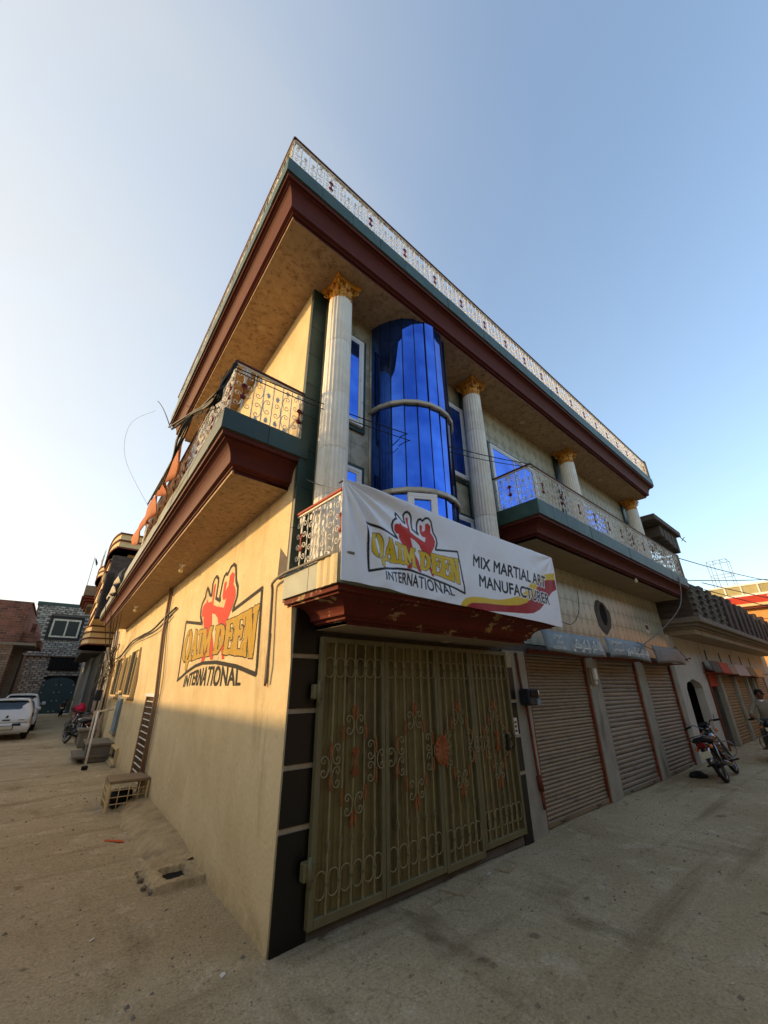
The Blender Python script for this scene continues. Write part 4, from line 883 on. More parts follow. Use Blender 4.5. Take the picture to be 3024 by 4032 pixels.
# logo painted on the side wall --------------------------------------
def homog(src,dst):
    A=[];b=[]
    for (x,y),(u,v) in zip(src,dst):
        A+=[[x,y,1,0,0,0,-u*x,-u*y],[0,0,0,x,y,1,-v*x,-v*y]]; b+=[u,v]
    h=np.append(np.linalg.solve(np.array(A),np.array(b)),1).reshape(3,3)
    return h
HW=homog([(.133,3.024),(1.396,3.010),(1.447,2.572),(.182,2.586)],[(4.19,2.76),(.71,2.70),(.77,1.83),(4.34,1.83)])
def wall_paint(name,mask,mname,off):
    vs=[];fs=[]
    js=np.where(mask.any(1))[0]
    def pt(x,z):
        q=HW@np.array([x,z,1]); d,zz=q[0]/q[2],q[1]/q[2]; p=ML@Vector((-d,-(wall_out(zz)+off),zz)); return p[:]
    for j in js:
        r=mask[j].astype(np.int8); e=np.diff(np.concatenate([[0],r,[0]])); st=np.where(e==1)[0]; en=np.where(e==-1)[0]
        for a,b_ in zip(st,en):
            k=len(vs); z0=BZ0+j*RES; z1=z0+RES; x0=BX0+a*RES; x1=BX0+b_*RES
            vs+=[pt(x0,z0),pt(x1,z0),pt(x1,z1),pt(x0,z1)]; fs.append((k,k+1,k+2,k+3))
    me=bpy.data.meshes.new(name); me.from_pydata(vs,[],fs); me.materials.append(MATS[mname]); return link(name,me,B)
rub=RNG.random((RH,RW))>.012
wall_paint('painted_figures',LRED&(rub|~LLET),'logo_red',.0035)
wall_paint('painted_outline',(LBLK|(LEDGE&~LLET)|LINT)&rub,'black_paint',.0045)
wall_paint('painted_letters',LLET&rub,'logo_yellow',.0045)
# ------------------------------------------------------------------ metal awning signs over the shutters
def text_mesh(txt,mname,size,mx,parent,nm='lettering',off=0.,squash=1.,spacing=1.):
    V,Tt=text_tris(txt,off,spacing)
    if not len(V): return None
    vs=[(u*size[0],0,v*size[1]) for u,v in V]; me=bpy.data.meshes.new(nm); me.from_pydata(vs,[],Tt); me.materials.append(MATS[mname]); return link(nm,me,parent,mx=mx)
def awning(x0,x1,label,mname,top=2.50,bot=2.19,yt=-.31,yb=-.37,bend=.02,skew=0):
    T=thing('awning_sign',label,'sign'); n=12; m=5; q=MB(); vs=[]
    for j in range(m+1):
        t=j/m
        for i in range(n+1):
            u=i/n; x=x0+(x1-x0)*u+skew*(1-t); y=yb+(yt-yb)*t-.008*math.sin(PI*t)+bend*math.sin(u*7+x0)*.6*(1-t); z=bot+(top-bot)*t+bend*math.sin(u*5+2*x0)*(1-t)*.8
            vs.append((x,y,z))
    k=len(vs); vs+= [(p[0],p[1]+.006,p[2]+.004) for p in vs]
    f=[]
    for j in range(m):
        for i in range(n): a=j*(n+1)+i; f+=[(a,a+1,a+n+2,a+n+1),(k+a,k+a+n+1,k+a+n+2,k+a+1)]
    for i in range(n): f+=[(i,k+i,k+i+1,i+1),(m*(n+1)+i,m*(n+1)+i+1,k+m*(n+1)+i+1,k+m*(n+1)+i)]
    for j in range(m): a=j*(n+1); b_=a+n; f+=[(a,a+n+1,k+a+n+1,k+a),(b_,k+b_,k+b_+n+1,b_+n+1)]
    q.add(vs,f,smooth=True); q.build('sheet',mname,T)
    q=MB(); q.box(x0+.02,x1-.02,-.09,-.02,2.16,2.22,.006); q.box(x0+.04,x1-.04,-.36,-.08,bot+.004,bot+.012); q.build('frame','rust',T)
    an=math.atan2(top-bot,yt-yb)
    def place(u,t): return Matrix.Translation((x0+(x1-x0)*u+skew*(1-t),yb+(yt-yb)*t-.008*math.sin(PI*t)-.022,bot+(top-bot)*t))@Matrix.Rotation(-(PI/2-an),4,'X')
    return T,place
URD={'s1':'\uFEB2\uFEDC\uFEE7\uFEED\uFEAE\uFE98\uFEDC\uFEF4\uFEDF\uFE8D \uFEAE\uFE92\uFEDB\uFE8D \uFEEA\uFEE0\uFEDF\uFE8D','s2':'\uFEAD\uFEEE\uFE98\uFEB3 \uFB8F\uFEAE\uFE98\uFEDC\uFEF4\uFEDF\uFE8D \uFEAA\uFEF4\uFED3','s3':'\uFEB2\uFBFF\uFEAE\uFEB3'}
T,pl=awning(3.92,5.96,'blue metal awning sign lettered in white over the brown shutter','sheet_blue',2.48,2.16)
text_mesh(URD['s1'],'sign_white',(1.14,.22),pl(.40,.12),T,off=.018)
text_mesh('-6659184','sign_white',(.42,.06),pl(.08,.14),T,off=0)
text_mesh(URD['s3'],'sign_white',(.30,.09),pl(.13,.62),T); text_mesh(URD['s3'],'sign_white',(.22,.07),pl(.16,.38),T)
T,pl=awning(6.18,8.26,'pale blue metal awning sign with faded white lettering between two awnings','sheet_blue',2.53,2.17,bend=.035)
text_mesh(URD['s2'],'sign_white',(1.2,.2),pl(.38,.14),T,off=.018); text_mesh(URD['s3'],'sign_white',(.5,.07),pl(.08,.30),T); text_mesh(URD['s3'],'sign_white',(.55,.08),pl(.06,.66),T)
awning(8.66,10.66,'plain grey bent sheet metal awning over the last shutter','sheet_grey',2.52,2.16,bend=.03)
# ------------------------------------------------------------------ side wall fittings (side frame: x=-d, y=-out)
def ltool(nm,label,cat,group=None): return thing(nm,label,cat,(0,0,0),TL,group)
def lwindow(d0,d1,z0,z1,sash,o0,par=None,glass='glass_dark'):
    w=bpy.data.objects.new('window',None); COL.objects.link(w); w.parent=B; w.rotation_euler=(0,0,TL)
    def bar(a,b_,c,d,ya,yb,nm,m): q=MB(); q.box(-b_,-a,-yb,-ya,c,d,.004); q.build(nm,m,w)
    t=.045
    for r in ((d0,d1,z0,z0+t),(d0,d1,z1-t,z1),(d0,d0+t,z0+t,z1-t),(d1-t,d1,z0+t,z1-t)): bar(*r,o0-.05,o0+.05,'frame','cream_trim')
    n=sash; wd=(d1-d0-2*t)/n
    for k in range(n):
        a=d0+t+wd*k; bar(a+.01,a+wd-.01,z0+t,z1-t,o0-.02+.012*k,o0-.005+.012*k,'pane',glass)
        if k: bar(a-.02,a+.02,z0+t,z1-t,o0-.02,o0+.03,'mullion','cream_trim')
    bar(d0-.05,d1+.05,z0-.05,z0,o0-.06,o0+.09,'sill','cement_band')
lwindow(8.95,10.35,1.52,2.70,2,.05); lwindow(10.85,11.55,1.62,2.62,1,.05,glass='glass_dark'); lwindow(12.1,13.75,1.50,2.66,2,.05)
lwindow(9.35,10.45,.04,.38,1,.02)
# fixed cooler grille with bars
g=ltool('window_grille','tall narrow white barred grille set low in the yellow wall','grille')
q=MB(); q.box(-6.72,-5.78,.0,.02,.22,1.56); q.build('backing','dark_void',g)
for r in ((5.72,5.80,.2,1.6),(6.70,6.78,.2,1.6)): q=MB(); q.box(-r[1],-r[0],-.05,.02,r[2],r[3],.006); q.build('frame','pipe_brown',g)
q=MB(); q.box(-6.78,-5.72,-.07,.02,1.56,1.62,.006); q.build('frame','frame_white',g)
for k in range(12): z=.28+k*.108; q=MB(); q.box(-6.70,-5.80,-.035,-.02,z,z+.014); q.build('bar','white_paint',g)
for k in range(6): d=5.88+k*.15; q=MB(); q.tube([(-d,-.018,.22),(-d,-.018,1.56)],.007,5); q.build('rod','pipe_brown',g)
def pipe(nm,label,pts,r,m,par=None,straps=()):
    t=thing(nm,label,'pipe'); q=MB(); q.tube([LPt(*p) for p in pts],r,10); q.build('tube',m,t)
    for s in straps:
        a,b_=Vector(LPt(*pts[0])),Vector(LPt(*pts[-1])); p=a.lerp(b_,s); u=(b_-a).normalized(); q=MB(); q.tube([p-u*.02,p+u*.02],r*1.25,10); q.build('collar',m,t)
pipe('drain_pipe','brown drain pipe running down the yellow wall beside the barred grille',[(5.92,.14,3.66),(5.86,.12,2.7),(5.62,.06,1.6),(5.5,.05,.10)],.035,'pipe_brown')
pipe('conduit','thin grey conduit beside the brown drain pipe on the yellow wall',[(5.72,.14,3.66),(5.66,.12,2.7),(5.45,.06,1.6),(5.35,.05,.10)],.014,'cable_grey')
pipe('drain_pipe','thick pale drain pipe tangled with cables past the wall windows',[(15.2,.22,3.7),(14.3,.17,1.9),(13.9,.15,0)],.075,'pvc',straps=(.15,.45,.75))
pipe('drain_pipe','thin pale drain pipe next to the thick cable tangled one',[(16.2,.2,3.8),(15.2,.18,2.0),(14.7,.15,0)],.05,'pvc',straps=(.3,.6))
pipe('drain_pipe','pale drain pipe at the corner of the striped neighbour house',[(18.6,.16,3.4),(18.2,.16,.05)],.06,'pvc',straps=(.25,.5,.8))
# overflow pipe from the front balcony, bending down the wall
t=thing('overflow_pipe','grey pipe along the balcony slab bending down the yellow wall','pipe')
q=MB(); q.tube(spline([(.02,-.90,2.70),(-.05,-.86,2.705),(-.12,-.70,2.70),(-.13,-.30,2.695),(-.14,-.02,2.69),tuple(LPt(.30,.11,2.67)),tuple(LPt(.35,.085,2.58)),tuple(LPt(.37,.06,2.2)),tuple(LPt(.40,.03,1.74))],6),.014,8); q.build('tube','cable_grey',t)
q=MB(); q.tube([tuple(LPt(.43,.03,2.2)),tuple(LPt(.47,.02,1.95)),tuple(LPt(.45,.02,1.72))],.012,6); q.build('rod','rust',t)
# bare bulbs
def bulb(p,label,drop=.03):
    t=thing('light_bulb',label,'light bulb',p); q=MB(); q.lathe([(.0,0),(.055,0),(.05,-.018),(.02,-.03),(.02,-.06),(0,-.06)],14); q.build('holder','white_paint',t)
    q=MB(); q.lathe([(.014,-.055),(.02,-.075),(.034,-.105),(.03,-.13),(.012,-.145),(0,-.147)],14); q.build('bulb','bulb',t)
bulb(LPt(3.86,.37,3.66),'bare bulb under the side balcony above the painted logo'); bulb(LPt(8.6,.45,3.66),'bare bulb further along under the side balcony near the wall windows'); bulb(LPt(13.6,.35,3.66),'bare bulb at the far end of the side balcony soffit')
bulb(Vector((7.75,-.62,3.86)),'white bulb hanging from the red moulding above the round wall hole')
# cables ---------------------------------------------------------------
def cable(pts,r,label,m='cable',smooth=5,cat='cable',grp=None,nm='power_cable'):
    q=MB(); q.tube(spline(pts,smooth) if smooth else pts,r,5); return fin(q.build(nm,m),label,cat,grp)
L3=lambda d,o,z: tuple(LPt(d,o,z))
cable([L3(5.0,.13,3.12),L3(5.9,.14,3.06),L3(7.2,.14,2.95),L3(8.9,.13,2.98),L3(10.8,.14,2.96),L3(13.0,.14,2.70),L3(14.9,.2,2.70)],.022,'thick black cable sagging along the yellow wall above the windows')
cable([L3(5.3,.12,3.02),L3(6.6,.14,2.88),L3(8.4,.14,2.88),L3(10.6,.14,2.90),L3(13.2,.14,2.62)],.012,'thinner black cable under the thick wall cable')
tang=thing('cable_tangle','tangle of black cables around the thick pale drain pipe','cables')
for k in range(16):
    c=LPt(14.4+random.uniform(-.4,.5),.24,2.5+random.uniform(-.5,.5)); pts=[c]
    for j in range(4): pts.append(pts[-1]+Vector((random.uniform(-.12,.08),random.uniform(-.7,.7),random.uniform(-.55,.35))))
    q=MB(); q.tube(spline(pts,4),random.choice((.010,.014,.02)),4); q.build('strand','cable',tang)
for k in range(7):
    a=LPt(14.2+random.uniform(-.3,.3),.22,2.4); b_=LPt(random.uniform(9,13.6),random.uniform(.6,1.),3.9+random.uniform(-.2,.2)); q=MB(); q.tube(catenary(a,b_,random.uniform(.1,.4),10),.010,4); q.build('strand','cable',tang)
for k in range(6):
    a=LPt(14.3,.24,2.3); b_=LPt(14.0+random.uniform(-.2,.2),.2,1.0+random.uniform(-.4,.4)); q=MB(); q.tube(spline([a,a.lerp(b_,.4)+Vector((0,random.uniform(-.2,.2),0)),b_],5),.014,4); q.build('strand','cable',tang)
meterb=MB(); meterb.box(-.12,.12,-.2,0,0,.34,.02)
o=meterb.build('meter_box','black_plastic',loc=LPt(14.55,.26,1.35),rot=(0,0,TL)); fin(o,'black meter box hanging in the cable tangle','meter')
ct=thing('cable_bundle','bundle of black service cables knotted at the side balcony corner','cables')
K=Vector((-1.03,.02,4.28))
for k in range(7):
    j=lambda s=.02:Vector((random.uniform(-s,s),random.uniform(-s,s),random.uniform(-s,s)))
    q=MB(); q.tube(spline([Vector((-1.12,1.6,4.78))+j(.03),Vector((-1.06,.75,4.52))+j(),K+j(.03),Vector((-1.0,-.07,4.45))+j(),Vector((-.94,-.10,4.72))+j(.03)],5),.011,4); q.build('strand','cable',ct)
for k in range(5):
    q=MB(); q.tube(spline([Vector((-1.06,.75,4.52)),Vector((-1.10,.9,4.30))+Vector((random.uniform(-.05,.05),random.uniform(-.2,.2),0)),Vector((-1.06,1.3,4.18)),Vector((-1.0,1.9+.2*k,4.12))],5),.010,4); q.build('strand','cable',ct)
for k in range(8):
    a=K+Vector((random.uniform(-.08,.08),random.uniform(-.1,.4),random.uniform(-.15,.15))); b_=Vector((-.98,random.uniform(0,1.4),random.uniform(4.3,4.9))); q=MB(); q.tube(catenary(a,b_,.06,8,.008),.005,3); q.build('strand','cable',ct)
q=MB(); q.tube(catenary((-1.12,1.6,4.78),(-1.05,4.4,7.0),-.05,8),.008,4); q.build('strand','cable',ct)
cable(catenary((-.94,-.11,4.66),(3.42,-.88,4.86),.16,18),.0065,'upper of two thin black cables crossing in front of the bay window',smooth=0)
cable(catenary((-.94,-.13,4.60),(3.42,-.89,4.80),.20,18),.0055,'lower of two thin black cables crossing in front of the bay window',smooth=0)
cable(catenary((-.015,-.07,3.72),(-.05,-.80,3.30),.02,8),.004,'thin grey wire slanting from pilaster to the banner rail','cable_grey',smooth=0)
cable(spline([(10.25,-.87,4.20),(9.75,-.83,3.45),(8.9,-.55,2.85),(8.0,-.40,2.50),(7.55,-.40,2.30)],6),.012,'grey cable dropping from the street balcony to the pale blue sign','cable_grey',smooth=0)
cable(spline([(6.15,-.03,3.45),(6.0,-.04,3.0),(5.55,-.05,2.72),(5.0,-.05,2.78)],6),.006,'thin dark cable looping on the tiled wall over the first sign',smooth=0)
cable(spline([(7.55,-.40,2.5),(8.3,-.36,2.44),(9.2,-.3,2.40),(10.4,-.25,2.5),(11.3,-.1,2.62),(12.2,-.08,2.30)],6),.009,'black cable running along the awning signs to the wall hook',smooth=0)
cable(spline([(-1.02,4.6,6.9),(-1.38,4.2,6.2),(-1.38,3.4,5.1),(-1.0,2.6,4.05)],7),.002,'thin wire bowing out between roof corner and side balcony',smooth=0)
for k,(a,b_,lb) in enumerate((((11.2,-.8,4.9),(30,-3.5,6.6),'overhead wire from balcony post to the orange building'),((11.3,-.8,4.3),(30,-5,7.6),'second overhead wire crossing above the brick parapet'),((12.5,-.9,4.4),(29,-6,4.6),'low overhead wire crossing in front of the orange building'),((12.5,-.9,4.2),(29,-6,3.9),'lowest overhead wire crossing in front of the orange building'))):
    cable(catenary(a,b_,.35,14),.012,lb,smooth=0,grp='overhead wires')
# electric fittings on the pillars --------------------------------------
t=thing('electric_meter','dark blue electric meter strapped to the first pillar','meter',(3.70,-.06,1.46))
q=MB(); q.box(-.13,.13,-.13,.03,.0,.21,.02); q.build('case','black_plastic',t)
q=MB(); q.box(-.10,.10,-.138,-.128,.10,.19,.01); q.build('dial_cover','glass_dark',t); q=MB(); q.box(.10,.17,-.12,-.04,.13,.19,.01); q.build('terminal','white_paint',t); q=MB(); q.box(.05,.14,-.14,-.12,.0,.08,.006); q.build('lower_cover','sheet_blue',t)
t=thing('fuse_box','small cream fuse box on a wooden board on the second pillar','fuse box',(6.0,-.02,1.74))
q=MB(); q.box(-.09,.06,-.03,.0,-.02,.26,.006); q.build('board','wood',t); q=MB(); q.box(.0,.09,-.085,-.03,.06,.25,.01); q.build('box','white_paint',t); q=MB(); q.box(.01,.08,-.07,-.03,-.02,.05,.008); q.build('switch','paper',t)
t=thing('conduit','rusty conduit and valve down the first pillar beside the gate','pipe'); q=MB(); q.tube(spline([(3.62,-.04,2.15),(3.63,-.05,1.7),(3.70,-.05,1.45),(3.74,-.05,.8),(3.80,-.05,.25)],6),.017,6); q.build('tube','rust',t); q=MB(); q.tube([(3.76,-.05,.62),(3.79,-.05,.45)],.035,8); q.build('valve','rust',t)
t=thing('switch_plate','white switch plate on the black tiled pier','switch plate',(3.36,-.045,1.22)); q=MB(); q.box(-.05,.05,-.012,0,-.10,.10,.006); q.build('plate','paper',t)
for dz in (-.05,.0,.05): q=MB(); q.box(-.02,.02,-.02,-.01,dz-.012,dz+.012,.003); q.build('switch','rust',t)
t=thing('wall_poster','torn paper poster stuck on the tiled wall','poster',(9.78,.004,3.0)); q=MB(); q.prism([(-.14,-.11),(.13,-.12),(.15,.10),(-.13,.12)],-.004,0,'y'); q.build('sheet','paper',t)
q=MB(); q.prism([(-.10,-.02),(.08,-.04),(.10,.07),(-.09,.08)],-.007,-.004,'y'); q.build('picture','rust',t)
# ------------------------------------------------------------------ along the foot of the side wall
def mound():
    q=MB(); q.smooth=True; vs=[]; nd,no=60,10
    for i in range(nd+1):
        d=1.97+7.23*i/nd
        for j in range(no+1):
            t=j/no; w=.42+.05*math.sin(d*2.1)+.03*math.sin(d*5.3); h=(.068+.05*min(1,max(0,(d-2.0)/.7)))*(1-t**3.2)+.004*math.sin(d*9+j*2)+.003*math.sin(d*23+j)
            fade=min(1,(9.2-d)/2.0); vs.append((-d,-(t*w)+.02,h*fade-.02*t))
    q.add(vs,[(i*(no+1)+j,i*(no+1)+j+1,(i+1)*(no+1)+j+1,(i+1)*(no+1)+j) for i in range(nd) for j in range(no)])
    o=q.build('kerb_mound','kerb',xf=ML); fin(o,kind='structure')
mound()
t=ltool('drain_box','broken concrete drain box with a dark hole at the wall foot','drain')
q=MB(); q.smooth=True; vs=[]; nx,ny=82,58
def sst(a,b_,x): t_=min(1,max(0,(x-a)/(b_-a))); return t_*t_*(3-2*t_)
for i in range(nx+1):
    for j in range(ny+1):
        d=1.40+.82*i/nx; o_=-.02+.58*j/ny; n_=.004*math.sin(d*31+o_*17)+.003*math.sin(d*57-o_*43)+.002*math.sin(d*90+o_*110)
        e=.010*math.sin(d*40)+.008*math.sin(o_*47); h=.066*sst(1.475,1.49,d+e*.5)*sst(.47,.452,o_+e*.5) if d<2.0 else .075*sst(.50,.40,o_+e)
        hole=sst(1.60,1.615,d+e)*sst(1.90,1.885,d+e)*sst(.08,.095,o_+e)*sst(.34,.325,o_+e)
        vs.append((-d,-o_,h+n_*min(1,h/.05)-.012-hole*(h+.02)))
q.add(vs,[(i*(ny+1)+j,i*(ny+1)+j+1,(i+1)*(ny+1)+j+1,(i+1)*(ny+1)+j) for i in range(nx) for j in range(ny)]); q.build('rim','kerb',t)
q=MB(); q.box(-1.90,-1.66,-.33,-.13,-.03,.004); q.build('pit','dark_void',t)
for k in range(9):
    bm=bmesh.new(); bmesh.ops.create_icosphere(bm,subdivisions=1,radius=random.uniform(.018,.035))
    for v in bm.verts: v.co*=random.uniform(.7,1.2)
    me=bpy.data.meshes.new('rubble'); bm.to_mesh(me); bm.free(); me.materials.append(MATS['concrete']); link('rubble',me,t,loc=(random.uniform(-2.1,-1.5),-.46+random.uniform(-.05,.03),.01))
# caged pump
t=ltool('pump_cage','low cream metal cage with slab top beside the yellow wall','cage')
CX0,CX1,CY0,CY1=-5.50,-4.92,-.56,-.015
q=MB(); q.box(CX0-.01,CX1+.01,CY0-.01,CY1,.345,.39,.008); q.build('slab_top','wood',t)
for x in (CX0,CX1):
    for y in (CY0,CY1): q=MB(); q.box(x-.018,x+.018,y-.018 if y<-.1 else y-.03,y+.018 if y<-.1 else y,-.02,.345,.004); q.build('leg','cream_trim',t)
for z in (.08,.17,.26):
    for (a,b_) in (((CX0,CY0),(CX1,CY0)),((CX1,CY0),(CX1,CY1)),((CX0,CY0),(CX0,CY1))): q=MB(); q.tube([(a[0],a[1],z),(b_[0],b_[1],z)],.007,5); q.build('bar','cream_trim',t)
for k in range(1,4):
    f=k/4
    for (a,b_) in (((CX0,CY0),(CX1,CY0)),((CX1,CY0),(CX1,CY1))): x=a[0]+(b_[0]-a[0])*f; y=a[1]+(b_[1]-a[1])*f; q=MB(); q.tube([(x,y,.0),(x,y,.345)],.007,5); q.build('rod','cream_trim',t)
t=ltool('water_pump','dark water pump standing inside the low metal cage','pump')
q=MB(); q.lathe([(0,-.16),(.085,-.16),(.095,-.14),(.095,.1),(.06,.14),(0,.15)],16,(-5.2,-.33,.13),'y'); q.build('motor','metal_dark',t)
for k in range(6): q=MB(); q.lathe([(.094,-.006),(.108,-.006),(.108,.006),(.094,.006)],16,(-5.2,-.33-.1+k*.04,.13),'y',closed=True); q.build('fin','metal_dark',t)
q=MB(); q.tube([(-5.2,-.15,.13),(-5.2,-.10,.13),(-5.2,-.06,.2),(-5.2,-.05,.33)],.022,8); q.build('outlet','pvc',t); q=MB(); q.box(-5.3,-5.1,-.48,-.2,0,.04,.006); q.build('base','metal_dark',t)
# door stoop with handrail
t=ltool('door_stoop','small concrete bench step with slab top against the yellow wall','step')
q=MB(); q.box(-11.9,-10.4,-.62,-.02,.36,.42,.01); q.build('slab','concrete',t); q=MB(); q.box(-11.9,-10.4,-.85,-.02,.10,.16,.01); q.build('tread','concrete',t)
for x in (-11.8,-10.5): q=MB(); q.box(x-.06,x+.06,-.6,-.05,0,.36,.01); q.build('support','concrete',t)
t=ltool('pipe_handrail','white pipe handrail leaning beside the concrete step','handrail')
q=MB(); q.tube([(-9.35,-.62,0),(-9.55,-.62,1.2),(-11.7,-.10,1.16)],.024,8); q.build('pipe','white_paint',t); q=MB(); q.box(-9.41,-9.29,-.68,-.56,0,.07,.006); q.build('foot','rubber',t)
q=MB(); q.tube([(-10.6,-.60,.02),(-10.7,-.60,1.18)],.022,8); q.build('post','pvc',t)
t=ltool('bench_block','low concrete bench with raised end beside the parked motorbikes','bench')
q=MB(); q.box(-14.9,-13.9,-.62,-.25,0,.46,.02); q.build('base','concrete',t); q=MB(); q.box(-15.0,-13.85,-.70,-.22,.46,.53,.015); q.build('seat','concrete',t); q=MB(); q.box(-15.9,-15.1,-.62,-.2,.0,.80,.03); q.build('end_block','concrete',t)
# blue-white wooden door leaf and a strip beside the windows
t=ltool('door_leaf','narrow pale blue weathered door between the wall windows','door'); q=MB(); q.box(-11.5,-10.75,-.07,.0,.62,1.58,.006); q.build('leaf','sheet_blue',t); q=MB(); q.box(-11.56,-10.70,-.09,.0,.56,.62,.006); q.build('sill','cement_band',t)
# hanging cloths over the terrace edge
def drape(name,label,pts_top,drop,m,out0,grp=None):
    q=MB(); q.smooth=True; n=len(pts_top); rows=8; vs=[]
    for i,(d,z) in enumerate(pts_top):
        for j in range(rows+1):
            tt=j/rows; vs.append(LPt(d+.05*math.sin(j*.8+i),out0+.07*math.sin(tt*2.4)+.05*math.sin(i*1.9+j*.5)*tt+.02*math.sin(i*4.1),z-drop[i]*tt))
    q.add(vs,[(i*(rows+1)+j,i*(rows+1)+j+1,(i+1)*(rows+1)+j+1,(i+1)*(rows+1)+j) for i in range(n-1) for j in range(rows)])
    o=q.build(name,m); o.modifiers.new('t','SOLIDIFY').thickness=.008; fin(o,label,'cloth',grp)
drape('tarpaulin','orange cloth draped over the side balcony railing',[(1.5+.24*i,4.95-.012*i+.03*math.sin(i*1.3)) for i in range(17)],[.72+.04*math.sin(i)-.012*i for i in range(17)],'orange_cloth',1.0)
drape('tarpaulin','pale grey cloth hung at the far end of the side balcony',[(7.5+.3*i,4.35+.05*math.sin(i)) for i in range(10)],[.35]*10,'grey_cloth',.97)
# ------------------------------------------------------------------ litter and stones
def scrap(p,m,label,s=.06,cat='litter',pts=None):
    q=MB(); pl=pts or [(-s,-.4*s),(.2*s,-.6*s),(s,-.1*s),(.5*s,.5*s),(-.6*s,.45*s)]
    a=random.uniform(0,6); zz=ground_h(p[0],p[1])+.004
    v=[(p[0]+x*math.cos(a)-y*math.sin(a),p[1]+x*math.sin(a)+y*math.cos(a),zz+random.uniform(.0,.012)) for x,y in pl]; n=len(v)
    q.add(v+[(x,y,z-.004) for x,y,z in v],[list(range(n)),[i+n for i in range(n)][::-1]]+[(i,i+n,(i+1)%n+n,(i+1)%n) for i in range(n)]); fin(q.build('litter_scrap',m),label,cat,'litter on the ground')
scrap((-.34,3.35),'litter_orange','orange plastic scrap lying on the side street',.10,pts=[(-.16,-.012),(-.02,-.01),(.06,-.035),(.12,0),(.05,.03),(-.16,.008)])
scrap((-.19,3.61),'paper','white paper bit beside the orange plastic scrap',.018); scrap((-.28,.02),'paper','folded yellowish paper bit near the wall corner',.03); scrap((-.86,1.08),'paper','white paper scrap out on the side street',.022); scrap((-.33,1.16),'paper','pale paper scrap in front of the drain box',.02)
scrap((2.28,-.24),'paper','curled white packaging strip by the gate threshold',.035); scrap((2.05,-2.2),'paper','pale scrap lying out on the front street',.015)
for (x,y,w,l,a) in ((1.9,-.20,.24,.42,.25),(2.55,-.26,.16,.30,.25),(1.35,-.2,.2,.36,.2)):
    q=MB(); q.box(-l/2,l/2,-w/2,w/2,-.02,.012,.004); o=q.build('paving_slab','ground',loc=(x,y,ground_h(x,y)+.004),rot=(0,0,a)); fin(o,'loose flat concrete slab lying before the gate','slab','slabs before the gate')
def gravel():
    vs=[];fs=[]
    n=5200; X=RNG.uniform(-3.6,9,n); Y=RNG.uniform(-3.9,8,n)
    for x,y in zip(X,Y):
        o=Vector((x,y,0)); dd=o.dot(WD); oo=o.dot(WN)
        if (y>-.12 and oo<.05): continue
        if math.hypot(x+1.8,y+3.4)<.9: continue
        r=float(RNG.choice([.004,.006,.009,.013,.021],p=[.35,.33,.2,.09,.03])); z=ground_h(x,y)+r*.3; k=len(vs); a=RNG.uniform(0,6)
        for t in range(4): vs.append((x+r*math.cos(a+t*PI/2)*RNG.uniform(.7,1.3),y+r*math.sin(a+t*PI/2)*RNG.uniform(.7,1.3),z-r*.3))
        vs.append((x,y,z+r*.6)); fs+=[(k,k+1,k+4),(k+1,k+2,k+4),(k+2,k+3,k+4),(k+3,k,k+4)]
    me=bpy.data.meshes.new('gravel'); me.from_pydata(vs,[],fs); me.materials.append(MATS['concrete']); fin(link('gravel',me),'loose grit and small stones scattered over the street','gravel',kind='stuff')
gravel()
